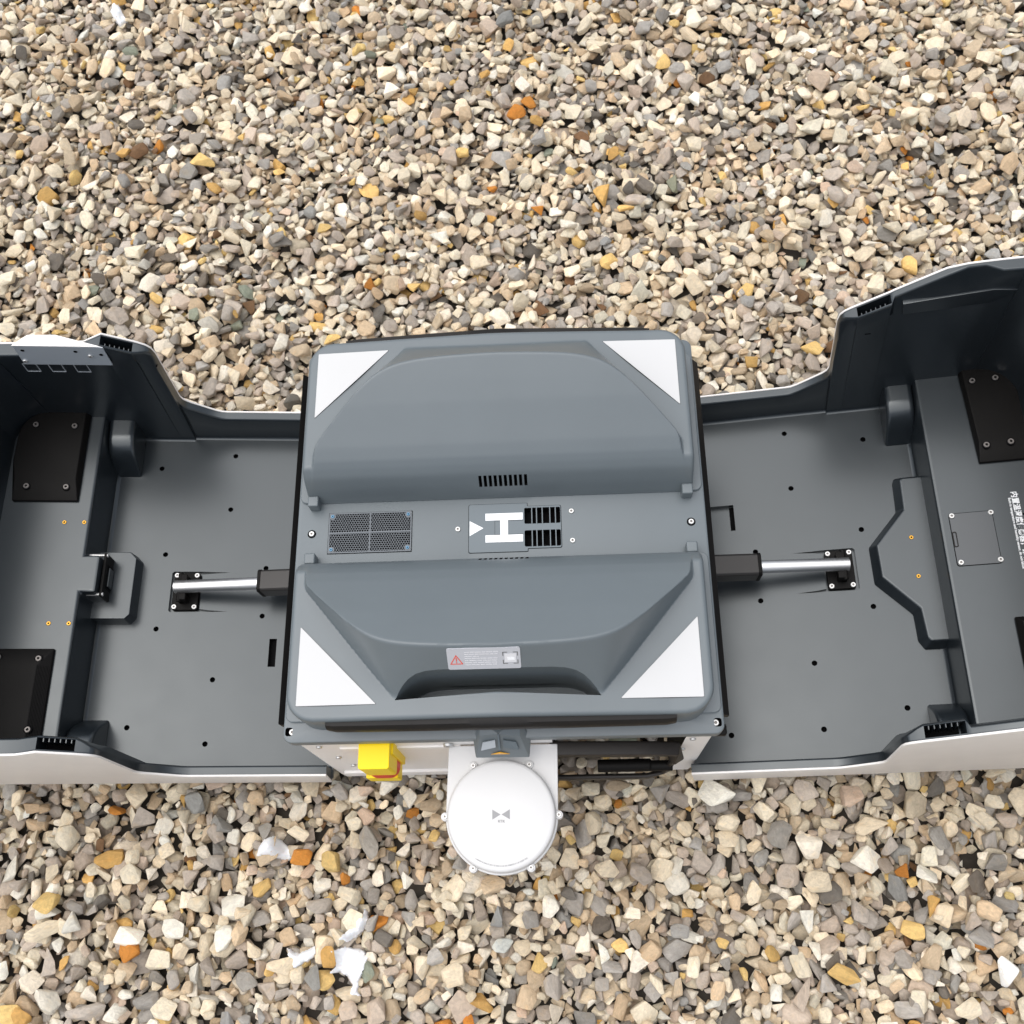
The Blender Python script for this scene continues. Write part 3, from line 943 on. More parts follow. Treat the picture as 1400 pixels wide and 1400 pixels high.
# --- positioning antenna on its white arm
bm = B()
ac = (-.0047, -.3785)
arm = [(-.0755, -.2870), (.0707, -.2870), (.0690, ac[1])]
for i in range(25):
    a = rad(0 - 180 * i / 24)
    arm.append((ac[0] + .0737 * math.cos(a), ac[1] + .0737 * math.sin(a)))
arm.append((-.0750, ac[1]))
arm = [arm[0], arm[1]] + arm[3:28]
prism(bm, arm, arm, .226, .237)
plate = part('antenna_arm', bm, M['antenna'], dock, bevel=.0014)
bm = B()
N = 64
circ = lambda r, z: [(ac[0] + r * math.cos(2 * math.pi * i / N), ac[1] + r * math.sin(2 * math.pi * i / N), z) for i in range(N)]
loft(bm, [circ(.0705, .2372), circ(.0712, .2400), circ(.0708, .2450), circ(.0697, .2482), circ(.0682, .2497), circ(.0650, .2504), circ(.03, .2510), circ(.005, .2512)])
ant = part('antenna_disc', bm, M['antenna'], dock, smooth_angle=50)
for k in range(6):
    a = rad(60 * k)
    x, y = ac[0] + .0745 * math.cos(a), ac[1] + .0745 * math.sin(a)
    bm = B(); cyl(bm, (x, y, .228), .0060, .0120, 20, r2=.0054); part('screw_lug', bm, M['antenna'], ant, bevel=.0008)
    screw(ant, (x, y, .2400), .0034)
bm = B()
for sx in (-1, 1):
    flat(bm, [(ac[0] + sx * .0114, ac[1] + .0068), (ac[0] + sx * .0114, ac[1] - .0058), (ac[0] + sx * .0006, ac[1] + .0005)], .2506, .0008)
part('bow_tie_logo', bm, M['inkgrey'], ant, smooth_angle=0)
tm = text_mesh('RTK', .0050, 'antenna_text'); tm.materials.clear(); tm.materials.append(M['inkgrey'])
link('antenna_text', tm, None, ant, (ac[0] + .0004, ac[1] - .0082, .2517))
bm = B()
a = -122.0
while a < -58:
    w_ = random.uniform(.35, .8)
    for (a0, a1) in ((a, a + w_),):
        r0, r1 = .0618, .0634
        loft(bm, [[(ac[0] + r * math.cos(rad(t_)), ac[1] + r * math.sin(rad(t_)), z_) for r, t_ in ((r0, a0), (r0, a1), (r1, a1), (r1, a0))] for z_ in (.2500, .2514)])
    a += w_ + random.choice((.3, .35, .35, 1.1))
M['ringink'] = material('light_grey_ink', (0.45, 0.45, 0.45), 0.5)
ring = part('ring_print', bm, M['ringink'], ant, smooth_angle=0); ring['kind'] = 'stuff'

# --- yellow mains switch under the deck edge
bm = B()
box(bm, -.1985, -.1530, -.3200, -.2840, .142, .1765)
sw = part('isolator_switch', bm, M['yellow'], dock, bevel=.002)
bm = B()
pp = rrect(-.1905, -.1490, -.3205, -.2840, .004)
loft(bm, [[(x, y, .212) for x, y in pp], [(x, y, .2745) for x, y in pp]])
part('switch_hood', bm, M['yellow'], sw, bevel=.0015)
bm = B()
box(bm, -.1585, -.1462, -.3000, -.2840, .160, .262)
part('hood_cheek', bm, M['yellow'], sw, bevel=.0015)
bm = B()
pp = rrect(-.1935, -.1500, -.3205, -.2860, .014, 8)
prism(bm, pp, pp, .1765, .2115)
part('rotary_knob', bm, M['red'], sw, bevel=.003, seg=3)

# --- black carrying frame to the right of the antenna
bm = B()
def bar_path(bm, path, w, h):
    rings = []
    for i, p in enumerate(path):
        a_ = Vector(path[max(i - 1, 0)]); b_ = Vector(path[min(i + 1, len(path) - 1)])
        t_ = (b_ - a_).normalized(); up_ = Vector((0, 0, 1)); sd = t_.cross(up_).normalized()
        up2 = sd.cross(t_)
        p = Vector(p)
        rings.append([tuple(p + sd * w / 2 * c0 + up2 * h / 2 * c1) for c0, c1 in ((-1, -1), (1, -1), (1, 1), (-1, 1))])
    loft(bm, rings)
bar_path(bm, [(.060, -.2925, .225), (.176, -.2945, .225), (.228, -.2930, .208), (.231, -.2990, .180)], .019, .022)
bar_path(bm, [(.231, -.2990, .185), (.222, -.3120, .135), (.195, -.3180, .120), (.060, -.3175, .120)], .007, .018)
M['frame'] = material('brown_black_frame', (0.016, 0.0135, 0.012), 0.45, spec=0.3)
frame = part('carry_frame', bm, M['frame'], dock, bevel=.003)
frame['label'] = 'black tubular frame beside the white antenna arm'
bm = B(); cyl(bm, (.125, -.3060, .150), .0090, .075, 20, axis='x'); part('grip_tube', bm, M['black'], frame, bevel=.002)
bm = B(); cyl(bm, (.1985, -.3085, .160), .0075, .030, 16, axis='x'); part('cable_gland', bm, M['black'], frame, bevel=.001)

# ------------------------------------------------------------------ the two covers
def cover_floor(s, vf, vb, cov_m):
    # floor with drilled holes and a recess round the actuator foot
    bm = B()
    P0 = [(-.012, -vf + .006), (.395, -vf + .006), (.395, vb - .006), (-.012, vb - .006)]
    prism(bm, [(s * a, b) for a, b in P0], [(s * a, b) for a, b in P0], -.0122, 0)
    fm = to_mesh(bm, 'cover', 30)
    cb = B()
    holes = [(.185, .2535), (.3095, .2285), (.185, .1528), (.286, .0707), (.117, .0471), (.117, -.036), (.287, -.058), (.188, -.142), (.314, -.218), (.190, -.244)]
    if s > 0: holes.append((.052, -.2467))
    for u, v in holes:
        cyl(cb, (s * u, v, -.0105), .0043, .03, 16)
    fm = boolean_cut(fm, cb, [cov_m], M['void'], 'cover')  # hole walls in near-black, the shade inside put into the colour
    cb = B()
    vm = .0055
    rc = [(.2200, vm - .0340), (.205, vm - .0345), (.174, vm - .0338), (.205, vm - .0318), (.2205, vm - .0295), (.2205, vm + .0295), (.205, vm + .0318),
          (.174, vm + .0338), (.205, vm + .0345), (.2200, vm + .0352), (.2680, vm + .0352), (.2710, vm + .0322), (.2710, vm - .0320), (.2680, vm - .0350)]
    rc = [(s * a, b) for a, b in rc]
    prism(cb, rc, rc, -.0075, .02)
    fm = boolean_cut(fm, cb, [cov_m], cov_m, 'cover')
    cb = B()
    if s > 0:
        pp = [(.030, .0870), (.0885, .0870), (.0885, .1325), (.030, .1325)]
    else:
        pp = [(-.1020, -.121), (-.0900, -.121), (-.0900, -.0745), (-.1020, -.0745)]
    prism(cb, pp, pp, -.0108, .02)
    fm = boolean_cut(fm, cb, [cov_m], cov_m if s > 0 else M['void'], 'cover')
    if s > 0:      # near-black strip: shade of the notch's outer wall put into the colour
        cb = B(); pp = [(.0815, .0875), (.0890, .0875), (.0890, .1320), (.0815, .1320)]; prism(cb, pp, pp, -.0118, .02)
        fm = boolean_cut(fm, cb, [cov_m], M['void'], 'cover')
    smooth_mesh(fm, 30)
    return fm

def cover(s):
    """cover-local axes: u outward from the hinge (x = s*u), v = y, w up from the cover floor"""
    xh, t, vf = (.2974, .1089, .3025) if s < 0 else (.2844, .1545, .3110)
    vb = .3080
    cov_m = M['cover']
    def pw(p): return (s * p[0], p[1], p[2])
    # walls
    low = [(-.010, .066, .2925, 0), (.190, .066, .2925, 0), (.199, .0672, .2925, 0), (.208, .072, .2925, 0), (.247, .103, .2925, 0), (.2535, .111, .2925, 0),
           (.2565, .122, .2935, 0), (.2575, .200, .2965, 0), (.2583, .262, .2975, 0), (.2610, .276, .2970, 0), (.2670, .2845, .2940, 0), (.2755, .2905, .2890, 0), (.2820, .2945, .2862, 0)]
    if s < 0:
        hi_ = [(.2822, .2946, .2860, 1), (.3230, .3145, .2860, 1), (.3232, .3143, .2860, 0), (.356, .2915, .2860, 0), (.40, .2865, .2860, 0), (.60, .278, .2860, 0)]
    else:
        hi_ = [(.2822, .2946, .2860, 1), (.3250, .3195, .2860, 1), (.3252, .3196, .2860, 0), (.3300, .3235, .2955, 0), (.394, .3620, .2955, 0), (.420, .3665, .3010, 0), (.442, .3665, .3010, 0),
               (.462, .3660, .2900, 0), (.60, .360, .2860, 0)]
    stn = low + hi_
    pts_floor = rrect(-.012, .47, -vf + .006, vb - .006, .002, 1)
    walls = []
    for sg, vo in ((1, vb), (-1, vf)):
        dv = vo - .308
        rings = []
        for (u, wt, vi, g) in stn:
            vi2 = vi + dv; o_ = vo - .0032
            tall = wt > .15
            ft = (.290 if not tall else .2865) + dv
            gd = .034 if g else 0.0
            vw = (vi2 if g else .2888 + dv) if tall else (vi2 + ft) / 2
            sec = [(ft - .006, -.0002), (ft - .0035, .0006), (ft - .0012, .0028), (ft - .0002, .0065), (vw, wt - .034 if wt > .15 else wt * .5),
                   (vi2 - .0012, wt - .0060), (vi2 - .0004, wt - .0024), (vi2 + .0006, wt - .0008), (vi2 + .0020, wt),
                   (vi2 + .0022, wt), (vi2 + .0022, wt - gd), (o_ - .0018, wt - gd), (o_ - .0018, wt), (o_, wt), (o_, -.012)]
            rings.append([pw((u, sg * v_, w_)) for v_, w_ in sec])
        bw = B(); loft(bw, rings); walls.append(bw)
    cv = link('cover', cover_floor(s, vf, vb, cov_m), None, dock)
    cv.location = (s * xh, 0, .0076)
    cv.rotation_euler = (0, -t if s > 0 else t, 0)
    cv['label'] = 'left cover with metal bracket on its back wall' if s < 0 else 'right cover with screwed hatch and white print'
    def sub(name, bm, mat, bevel=0.0, seg=2, **k):
        return part(name, bm, mat, cv, bevel=bevel, seg=seg, **k)
    # white outer skin
    bm = B()
    for sg, vo in ((1, vb), (-1, vf)):
        rings = []
        for (u, wt, vi, g) in stn:
            du = 0.0
            sec = [(vo - .0030, -.012), (vo - .0030, wt + .0008), (vo - .0022, wt + .0016), (vo - .0008, wt + .0016), (vo, wt + .0006), (vo, -.010), (vo - .004, -.0165)]
            rings.append([pw((u, sg * v_, w_)) for v_, w_ in sec])
        loft(bm, rings)
    box(bm, *sorted((s * -.010, s * .60)), -vf + .0035, vb - .0035, -.0165, -.0128)
    sub('outer_skin', bm, M['white'], smooth_angle=38)
    for bw in walls: sub('side_wall', bw, cov_m, smooth_angle=38)
    # shelf
    SH = .080
    bm = B()
    def lf(bottom, top, z0, z1):
        loft(bm, [[pw((u, v, z0)) for u, v in bottom], [pw((u, v, z1)) for u, v in top]])
    vi_b, vi_f = vb - .010, vf - .010
    edge_b = [(.3815, vi_b), (.3815, -vi_f)]; edge_t = [(.3880, vi_b), (.3880, -vi_f)]
    if s < 0:      # tongue that carries the latch
        edge_b[1:1] = [(.3815, .0435), (.3650, .0435), (.3650, -.0205), (.3815, -.0205)]
        edge_t[1:1] = [(.3880, .0425), (.3640, .0425), (.3640, -.0195), (.3880, -.0195)]
    lf([(.60, -vi_f), (.60, vi_b)] + edge_b, [(.60, -vi_f), (.60, vi_b)] + edge_t, -.001, SH)
    sub('shelf', bm, cov_m, bevel=.0050, seg=2)
    bm = B()    # thin fillet where the shelf meets the floor
    rings = []
    for v in (-vi_f + .012, vi_b - .012):
        rings.append([pw((.3825, v, .0050)), pw((.3800, v, .0018)), pw((.3765, v, .0003)), pw((.385, v, -.001))])
    loft(bm, rings)
    sub('corner_fillet', bm, cov_m, smooth_angle=60)
    # outer end wall and its rounded inner corners
    bm = B()
    we = .285 if s < 0 else .362
    loft(bm, [[pw((.529, v, SH - .002)), pw((.60, v, SH - .002)), pw((.60, v, we - .002)), pw((.545, v, we - .002))] for v in (-vf + .0036, vb - .0036)])
    sub('end_wall', bm, cov_m, bevel=.002)
    for sg, vo in ((1, vb), (-1, vf)):
        bm = B()
        r = .055
        rings = []
        for z_, ue in ((SH - .002, .530), (we - .004, .5455)):
            cx, cy = ue - r, vo - .0215 - r
            ring = [pw((cx + r * math.sin(rad(a)), sg * (cy + r * math.cos(rad(a))), z_)) for a in range(0, 91, 10)]
            ring += [pw((ue + .02, sg * (cy), z_)), pw((ue + .02, sg * (vo - .005), z_)), pw((cx, sg * (vo - .005), z_))]
            rings.append(ring)
        loft(bm, rings)
        sub('inner_corner', bm, cov_m, smooth_angle=40)
    # rounded corner blocks
    for sg, vo in ((1, vb), (-1, vf)):
        dv = vo - .308
        bm = B()
        pr = [(.296, -.001), (.296, .069), (.262, .067), (.250, .0640), (.240, .0575), (.2315, .047), (.2240, .032), (.2175, .014), (.2110, -.001)]
        rings = []
        for u, k in ((.3425, 0.0), (.3490, 1.0), (.3785, 1.0), (.3855, 0.0)):
            rings.append([pw((u + (-.0015 if k == 1 and u > .36 else 0), sg * (v + dv + (.004 if (k == 0 and v < .25) else 0) * 0), (w_ if k == 1 else (w_ - .0) * .93))) for v, w_ in pr])
        loft(bm, rings)
        sub('corner_block', bm, cov_m, bevel=.0030, seg=3, bevel_angle=35)
    # vent sockets: rim ribs
    for sg, vo in ((1, vb), (-1, vf)):
        dv = vo - .308
        bm0 = None
        for k in range(6):
            u = .2870 + k * .0060 + (.0005 if s > 0 else 0)
            wt = .2946 + (u - .2822) * (.49 if s < 0 else .58)
            bm = B()
            y0, y1 = sorted((sg * (.2884 + dv), sg * (.2930 + dv)))
            x0, x1 = sorted((s * (u - .0006), s * (u + .0006)))
            box(bm, x0, x1, y0, y1, wt - .030, wt - .0025)
            sub('rib', bm, cov_m)
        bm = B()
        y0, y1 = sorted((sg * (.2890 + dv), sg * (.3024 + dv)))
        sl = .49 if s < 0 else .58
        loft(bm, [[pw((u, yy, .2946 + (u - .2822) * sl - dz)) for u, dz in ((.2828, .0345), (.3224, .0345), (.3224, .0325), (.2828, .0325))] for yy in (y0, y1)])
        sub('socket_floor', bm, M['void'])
    # black storage pads with recessed screws
    def pad(bottom, top, scr, z0=SH - .0005, h=.016):
        bm = B()
        loft(bm, [[pw((u, v, z0)) for u, v in bottom], [pw((u, v, z0 + h * .35)) for u, v in bottom], [pw((u, v, z0 + h)) for u, v in top]])
        p_ = sub('storage_pad', bm, M['black'], bevel=.0016)
        for u, v, dz in scr:
            bm = B(); cyl(bm, pw((u, v, z0 + dz - .003)), .0062, .0036, 20); sub('screw_recess', bm, M['void'])
            screw(cv, pw((u, v, z0 + dz + .0005)), .0046, SCREW_DARK)
    def arc(cu, cv_, r, a0, a1, n=7):
        return [(cu + r * math.cos(rad(a0 + (a1 - a0) * i / n)), cv_ + r * math.sin(rad(a0 + (a1 - a0) * i / n))) for i in range(n + 1)]
    f = vf - vb
    if s < 0:
        pad([(.4110, .292), (.4110, .1325), (.5150, .1325), (.522, .20)] + arc(.472, .242, .050, 0, 90), [(.4150, .291), (.4150, .1680), (.5130, .1680), (.520, .20)] + arc(.471, .242, .048, 0, 90),
            [(.4300, .2620, .016), (.4295, .1540, .0126), (.4925, .1550, .0129), (.4930, .2640, .016)])
        pad([(.4110, -.1115), (.5260, -.1115), (.5260, -.292 - f), (.4110, -.292 - f)], [(.4300, -.1400), (.5250, -.1400), (.5250, -.290 - f), (.4300, -.290 - f)],
            [(.4290, -.1288, .0126), (.4270, -.2364, .0156), (.4900, -.1265, .0118)])
        bm = B()
        for k in range(9):
            u = .4135 + k * .0018
            w_ = SH + .0053 + (.016 - .0056) * (u - .4110) / .019
            loft(bm, [[pw((u, v, w_ - .002)), pw((u + .0009, v, w_ - .002)), pw((u + .0009, v, w_ + .0012)), pw((u, v, w_ + .0008))] for v in (-.1400, -.288 - f)])
        rb = sub('pad_ribbing', bm, M['black']); rb['kind'] = 'stuff'
    else:
        pad([(.4530, .300), (.4590, .1325), (.530, .1325), (.535, .20)] + arc(.485, .248, .050, 0, 90), [(.4560, .299), (.4610, .1620), (.529, .1620), (.533, .20)] + arc(.484, .248, .048, 0, 90),
            [(.4686, .2670, .016), (.5024, .2680, .016), (.4708, .1568, .0150), (.5056, .1584, .0155)])
        pad([(.4650, -.1104), (.530, -.1104), (.530, -.298 - f), (.4650, -.298 - f)], [(.4720, -.1190), (.529, -.1190), (.529, -.297 - f), (.4720, -.297 - f)],
            [(.4770, -.1290, .0160)])
    # small fixings on shelf
    ins = [(.4281, .0973, SH), (.3968, .0975, SH), (.4276, -.0706, SH), (.3969, -.0706, SH)] if s < 0 else [(.3547, .042, .025), (.3558, -.0217, .025)]
    for u, v, w_ in ins:
        screw(cv, pw((u, v, w_ - .0002)), .0034, SCREW_BRASS, name='brass_insert')
    # wall slots
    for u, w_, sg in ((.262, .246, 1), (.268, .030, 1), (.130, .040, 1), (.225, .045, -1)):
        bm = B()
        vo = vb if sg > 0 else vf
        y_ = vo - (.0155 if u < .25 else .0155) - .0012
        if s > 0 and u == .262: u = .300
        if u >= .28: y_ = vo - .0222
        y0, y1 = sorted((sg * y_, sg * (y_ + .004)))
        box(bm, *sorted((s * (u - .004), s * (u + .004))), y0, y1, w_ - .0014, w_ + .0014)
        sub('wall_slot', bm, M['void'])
    if s < 0:
        # pedestal and latch
        bm = B()
        ft = [(.3200, .0550), (.3315, .0670), (.3950, .0670), (.3950, -.0510), (.3290, -.0510), (.3200, -.0410)]
        tp = [(.3232, .0535), (.3335, .0645), (.3950, .0645), (.3950, -.0488), (.3305, -.0488), (.3232, -.0412)]
        loft(bm, [[pw((u, v, -.001)) for u, v in ft], [pw((u, v, .030)) for u, v in tp]])
        sub('latch_pedestal', bm, cov_m, bevel=.0016, seg=2)
        bm = B(); box(bm, *sorted((s * .3585, s * .3630)), -.0215, .0505, .0170, .0660)
        lp = sub('latch_plate', bm, M['black'], bevel=.001)
        for y0, y1, z0, z1, m_, d_ in ((-.006, .034, .026, .057, 'void', .3580), (-.001, .030, .032, .050, 'panel', .3560)):
            bm = B(); box(bm, *sorted((s * d_, s * .3590)), y0, y1, z0, z1); sub('latch_bar' if m_ == 'panel' else 'latch_slot', bm, M['cover'] if m_ == 'panel' else M[m_], bevel=.0008)
        for v, w_ in ((.0470, .0625), (.0470, .0205), (-.0180, .0625), (-.0180, .0205)):
            bm = B(); cyl(bm, pw((.3605, v, w_)), .0026, s * .030, 14, axis='x'); sub('standoff_rod', bm, M['screw'])
            screw(cv, pw((.3588, v, w_)), .0032, SCREW, rot=(0, rad(90), 0))
        # sheet metal bracket
        bm = B()
        y0 = .2838
        loft(bm, [[pw((u, v, w_)) for u, w_ in ((.4460, .3175), (.3170, .3155), (.3180, .2645), (.4490, .2640))] for v in (y0 - .002, y0)])
        br = sub('mounting_bracket', bm, M['metal'], bevel=.0006)
        bm = B()
        loft(bm, [[pw((u, v, w_)) for u, v in ((.4475, .2815), (.4270, .3000), (.3870, .3010), (.3165, .2815))] for w_ in (.3176, .3194)])
        sub('bracket_flange', bm, M['white'], bevel=.0006)
        for u, w_, m_ in ((.4359, .3053, 'd'), (.3599, .3040, 'd'), (.3422, .2923, 's'), (.3251, .2961, 'd'), (.4434, .2751, 's')):
            if m_ == 's': screw(cv, pw((u, y0 - .0020, w_)), .0036, SCREW, rot=(rad(90), 0, 0))
            else:
                bm = B(); cyl(bm, pw((u, y0 - .0026, w_)), .0028, .001, 14, axis='y'); sub('bolt_hole', bm, M['void'])
        for k in range(3):
            u0 = .4370 - k * .0378
            bm = B(); e = .0007
            uu0, uu1, w0, w1 = u0, u0 + .0205, .2315, .2555
            for (a0, a1, b0, b1) in ((uu0, uu1, w0, w0 + e), (uu0, uu1, w1 - e, w1), (uu0, uu0 + e, w0 + e, w1 - e), (uu1 - e, uu1, w0 + e, w1 - e)):
                box(bm, *sorted((s * a0, s * a1)), .2878, .2896, b0, b1)
            sub('printed_square', bm, M['faint'], smooth_angle=0)
    else:
        bm = B()
        ft = [(.395, .1530), (.3460, .1530), (.3425, .1440), (.3410, .0943), (.2918, .0385), (.2925, -.0234), (.3423, -.0760), (.3431, -.1180), (.3514, -.1325), (.395, -.1328)]
        tp = [(.395, .1440), (.3545, .1440), (.3515, .1390), (.3500, .0900), (.3014, .0335), (.3025, -.0180), (.3515, -.0721), (.3545, -.1175), (.3600, -.1240), (.395, -.1240)]
        loft(bm, [[pw((u, v, -.001)) for u, v in ft], [pw((u, v, .025)) for u, v in tp]])
        sub('raised_plateau', bm, cov_m, bevel=.0030, seg=3, bevel_angle=24)
        bm = B()      # stiffening panel on the back wall
        loft(bm, [[pw((u, v, w_)) for u, w_ in ((.3400, .3170), (.3900, .3215), (.4570, .3260), (.4900, .3180), (.4570, .2930), (.3430, .2890))] for v in (.2856, .2930)])
        sub('wall_panel', bm, cov_m, bevel=.0012)
        bm = B(); pp = rrect(.4015, .4640, -.0280, .0560, .004); prism(bm, pp, pp, SH - .001, SH + .0005)
        sub('hatch_gap', bm, M['void'])
        bm = B(); pp = rrect(.4025, .4630, -.0270, .0550, .0035); prism(bm, pp, pp, SH - .001, SH + .0013)
        hp = sub('hatch_plate', bm, M['hatchgrey'])
        for u, v in ((.4060, .0515), (.4612, .0521), (.4072, -.0225), (.4620, -.0224)):
            screw(cv, pw((u, v, SH + .0012)), .0042)
        bm = B(); pp = rrect(.4022, .4085, .0020, .0262, .002); qq = rrect(.4036, .4071, .0034, .0248, .0015)
        n_ = len(pp)
        a0 = [bm.verts.new((x, y, SH + .0022)) for x, y in pp]; a1 = [bm.verts.new((x, y, SH + .0022)) for x, y in qq]
        a2 = [bm.verts.new((x, y, SH + .0005)) for x, y in pp]
        for i in range(n_):
            j = (i + 1) % n_
            bm.faces.new((a0[i], a0[j], a1[j], a1[i])); bm.faces.new((a2[i], a2[j], a0[j], a0[i]))
        sub('finger_slot', bm, M['rubber'], smooth_angle=0)
        for body_, size, u, v in (('内置温湿度传感器，请勿遮挡', .0108, .4985, .0175), ('Built-in temperature and humidity sensor, do not block', .0050, .4912, .0175)):
            tmm = text_mesh(body_, size, 'printed_text', size * .022); tmm.materials.clear(); tmm.materials.append(M['print'])
            xs = [v_.co.x for v_ in tmm.vertices]
            k_ = .130 / max(max(xs) - min(xs), 1e-4)
            if k_ < 1:
                for v_ in tmm.vertices: v_.co.x *= k_
            to = link('printed_text', tmm, None, cv, pw((u, v, SH + .0004)), (0, 0, rad(-90)))
        bm = B(); cyl(bm, pw((.5065, .0460, SH - .001)), .0018, .0014, 12); sub('bolt_hole', bm, M['void'])
    # linear actuator of this cover (moves with the station as a part of its own)
    return cv
CL = cover(-1)
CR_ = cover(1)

# ------------------------------------------------------------------ actuators
def actuator(s):
    xh, t = (.2974, .1089) if s < 0 else (.2844, .1545)
    vm = .0055
    def world_(u, w_): return (s * (xh + u * math.cos(t) - w_ * math.sin(t)), .0076 + u * math.sin(t) + w_ * math.cos(t))
    xe, ze = world_(.2520, .028)
    xs_, zs_ = s * .262, .074
    bm = B()
    def tube(bm, p0, p1, r, n=28, square=False):
        d = (Vector(p1) - Vector(p0)).normalized(); sd = d.cross(Vector((0, 1, 0))).normalized(); up_ = Vector((0, 1, 0))
        rings = []
        for p in (p0, p1):
            if square: ring = [Vector(p) + sd * r * a + up_ * r * b for a, b in ((-1, -.8), (-.8, -1), (.8, -1), (1, -.8), (1, .8), (.8, 1), (-.8, 1), (-1, .8))]
            else: ring = [Vector(p) + (sd * math.cos(2 * math.pi * i / n) + up_ * math.sin(2 * math.pi * i / n)) * r for i in range(n)]
            rings.append([tuple(v) for v in ring])
        loft(bm, rings)
    P0 = Vector((xs_, vm - .001, zs_ + .002)); P1 = Vector((xe, vm, ze))
    hl = (P0 + (P1 - P0) * (.50 if s < 0 else .49))
    tube(bm, tuple(P0), tuple(hl), .0180, square=True)
    act = part('actuator', bm, M['housing'], dock, bevel=.0012)
    act['label'] = 'silver rod actuator of the %s cover' % ('left' if s < 0 else 'right')
    bm = B(); dv = (P1 - P0).normalized()
    for yy in (-.0158, .0152):
        pass
    bm = B(); tube(bm, tuple(hl - dv * .004), tuple(hl + dv * .0018), .0187, square=True); part('end_cap', bm, M['black'], act, bevel=.001)
    bm = B(); tube(bm, tuple(hl), tuple(P1 + dv * .004), .0104, 32); part('piston_rod', bm, M['chrome'], act, bevel=.0006)
    for yy in (-.0125, .0125):
        o = screw(act, tuple(hl + dv * .0012 + Vector((0, yy, .0125))), .0028, rot=(0, s * rad(90), 0))
    bm = B()
    nrm = Vector((-s * math.sin(t), 0, math.cos(t))); ud = Vector((s * math.cos(t), 0, math.sin(t))); org = Vector((s * xh, 0, .0076))
    W_ = lambda u, v, w_: tuple(org + ud * u + nrm * w_ + Vector((0, v, 0)))
    pp = rrect(.2235, .2660, vm - .0318, vm + .0320, .004, 4)
    loft(bm, [[W_(u, v, z_) for u, v in pp] for z_ in (-.0070, .0030)])
    ft = part('mounting_foot', bm, M['black'], act, bevel=.0012)
    for nm, u0, u1, v0, v1, w0, w1 in (('clevis_bar', .2440, .2530, -.0215, .0215, .0030, .0120), ('clevis_block', .2380, .2520, .0100, .0215, .0030, .0290), ('clevis_block', .2380, .2520, -.0215, -.0100, .0030, .0290)):
        bm = B(); pp = [(u0, vm + v0), (u1, vm + v0), (u1, vm + v1), (u0, vm + v1)]
        loft(bm, [[W_(u, v, z_) for u, v in pp] for z_ in (w0, w1)]); part(nm, bm, M['black'], act, bevel=.0012)
    bm = B(); tube(bm, W_(.2490, vm - .024, .0255), W_(.2490, vm + .024, .0255), .004) if False else cyl(bm, (W_(.2490, 0, .0255)[0], vm - .024, W_(.2490, 0, .0255)[2]), .004, .048, 16, axis='y')
    part('clevis_pin', bm, M['black'], act)
    for u in (.2285, .2612):
        for v in (-.0270, .0272):
            screw(act, W_(u, vm + v, .0030), .0042, rot=(0, -s * t, 0))
actuator(-1)
actuator(1)

# ------------------------------------------------------------------ snow left between the stones
def snow_material():
    m = material('old_snow', (0.86, 0.87, 0.89), 0.6, grain=0.0)
    n, l = m.node_tree.nodes, m.node_tree.links
    p = n['Principled BSDF']
    p.inputs['Subsurface Weight'].default_value = 0.3
    p.inputs['Subsurface Radius'].default_value = (.004, .005, .006)
    p.inputs['Subsurface Scale'].default_value = 0.5
    tc = n.new('ShaderNodeTexCoord'); g = n.new('ShaderNodeTexNoise'); g.inputs['Scale'].default_value = 420; g.inputs['Detail'].default_value = 6
    l.new(tc.outputs['Object'], g.inputs['Vector'])
    b = n.new('ShaderNodeBump'); b.inputs['Strength'].default_value = .6; b.inputs['Distance'].default_value = .0015
    l.new(g.outputs['Fac'], b.inputs['Height']); l.new(b.outputs[0], p.inputs['Normal'])
    return m
M['snow'] = snow_material()
from mathutils import noise as mnoise
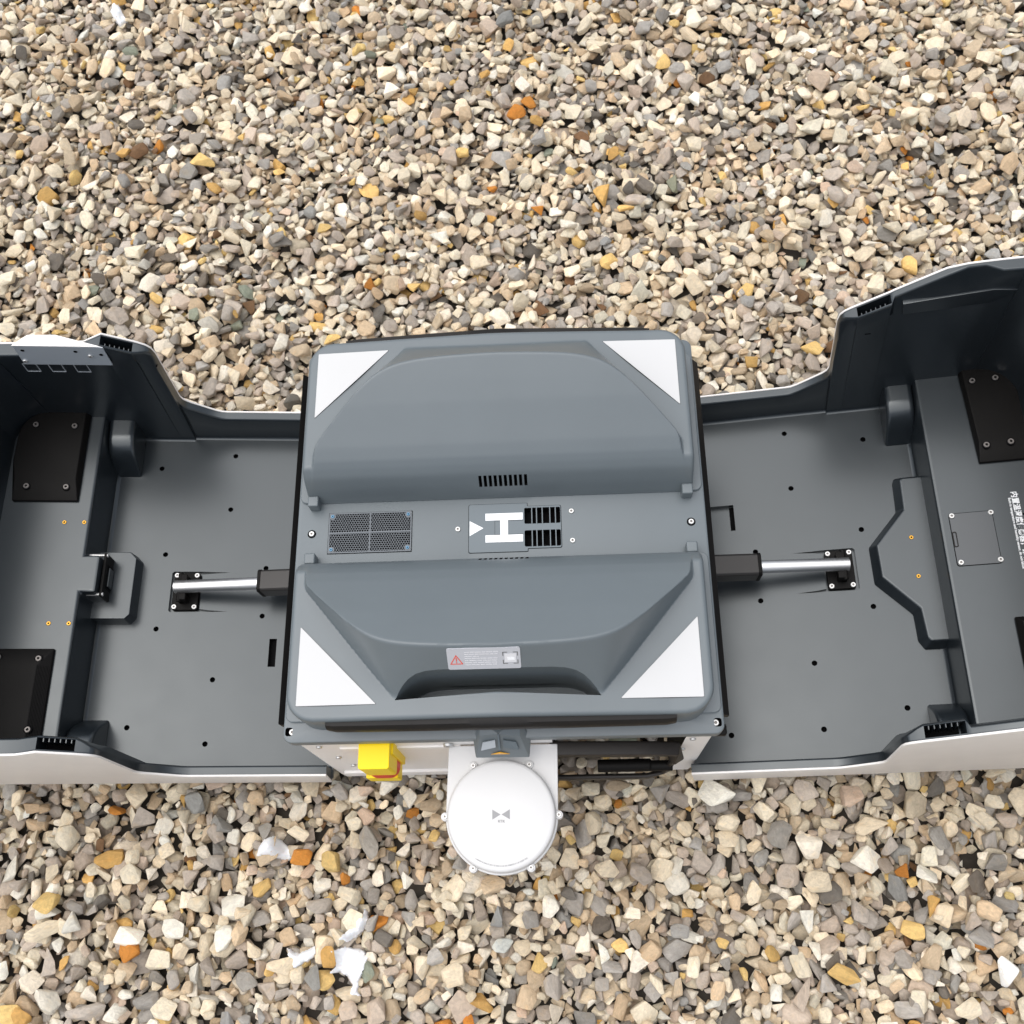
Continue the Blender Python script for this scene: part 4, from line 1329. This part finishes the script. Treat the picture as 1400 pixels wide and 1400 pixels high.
def snow(poly_px, label, seed):
    """a thin crust following the stones, raised where the outline is thick"""
    pts = [at(px, py, GRAVEL_TOP) for px, py in poly_px]
    xs = [p[0] for p in pts]; ys = [p[1] for p in pts]
    cx, cy = sum(xs) / len(xs), sum(ys) / len(ys)
    step = .0016
    nx = int((max(xs) - min(xs) + .03) / step); ny = int((max(ys) - min(ys) + .03) / step)
    gx = min(xs) - .015 + step * np.arange(nx); gy = min(ys) - .015 + step * np.arange(ny)
    GX, GY = np.meshgrid(gx, gy)
    ins = np.zeros(GX.shape, bool); dist = np.full(GX.shape, 1e9)
    for k in range(len(pts)):
        ax, ay = pts[k]; bx, by = pts[(k + 1) % len(pts)]
        c_ = ((ay > GY) != (by > GY)) & (GX < (bx - ax) * (GY - ay) / ((by - ay) if abs(by - ay) > 1e-12 else 1e-12) + ax)
        ins ^= c_
        ex, ey = bx - ax, by - ay
        tt = np.clip(((GX - ax) * ex + (GY - ay) * ey) / (ex * ex + ey * ey + 1e-12), 0, 1)
        dist = np.minimum(dist, np.hypot(GX - ax - tt * ex, GY - ay - tt * ey))
    sd = np.where(ins, dist, -dist)
    nzv = np.array([[mnoise.fractal(Vector((x * 110 + seed * 7, y * 110, seed)), 1.0, 2.0, 5) for x in gx] for y in gy])
    sd = sd + .0022 * nzv
    iX = np.clip(((GX - X0) / RES).astype(int), 0, NX - 1); iY = np.clip(((GY - Y0) / RES).astype(int), 0, NY - 1)
    hh = H[iY, iX].astype(float)
    # snow sits down between the stones: smooth the bed under it
    sm = hh.copy()
    for _ in range(30):
        sm = (sm + np.roll(sm, 1, 0) + np.roll(sm, -1, 0) + np.roll(sm, 1, 1) + np.roll(sm, -1, 1)) / 5
    thick = np.clip(sd, 0, None)
    zt = sm + np.sqrt(np.clip(thick, 0, .02) / .02) * .017 + .0005 + .0010 * nzv
    bm = B()
    keep = sd > 0
    idx = {}
    for j in range(ny):
        for i in range(nx):
            if keep[j, i]: idx[(i, j)] = bm.verts.new((GX[j, i] - cx, GY[j, i] - cy, zt[j, i] - GRAVEL_TOP))
    for j in range(ny - 1):
        for i in range(nx - 1):
            q4 = [(i, j), (i + 1, j), (i + 1, j + 1), (i, j + 1)]
            if all(q_ in idx for q_ in q4): bm.faces.new([idx[q_] for q_ in q4])
    bmesh.ops.delete(bm, geom=[v for v in bm.verts if not v.link_faces], context='VERTS')
    # give it a body: extrude the edge down into the bed
    be = [e for e in bm.edges if len(e.link_faces) == 1]
    ex_ = bmesh.ops.extrude_edge_only(bm, edges=be)
    for v in ex_['geom']:
        if isinstance(v, bmesh.types.BMVert): v.co.z -= .012
    me = to_mesh(bm, 'snow_patch', 80)
    o = link('snow_patch', me, M['snow'], None, (cx, cy, GRAVEL_TOP))
    tag(o, label, 'snow', 'snow patches left on the gravel')
snow([(346,1176),(356,1158),(366,1148),(378,1143),(388,1150),(396,1162),(398,1174),(388,1177),(376,1172),(362,1170),(352,1174)], 'arched patch of old snow just left of the rusty orange stone', 1)
snow([(453,1298),(468,1295),(488,1297),(501,1310),(498,1325),(490,1340),(487,1355),(491,1364),(478,1362),(476,1345),(466,1334),(450,1330),(458,1318)], 'largest snow patch, tapering downwards beside a yellowish stone', 2)
snow([(387,1294),(398,1300),(408,1303),(420,1296),(432,1292),(434,1304),(424,1312),(412,1318),(404,1324),(400,1314),(392,1306)], 'thin ragged snow patch left of the largest snow patch', 3)
snow([(465,1284),(474,1272),(485,1268),(490,1258),(496,1242),(501,1246),(502,1262),(494,1274),(484,1282),(472,1289)], 'small slanted snow patch above the largest snow patch', 4)
snow([(152,18),(158,12),(166,14),(172,26),(164,33),(156,26)], 'tiny far snow patch near the top left of the gravel', 5)
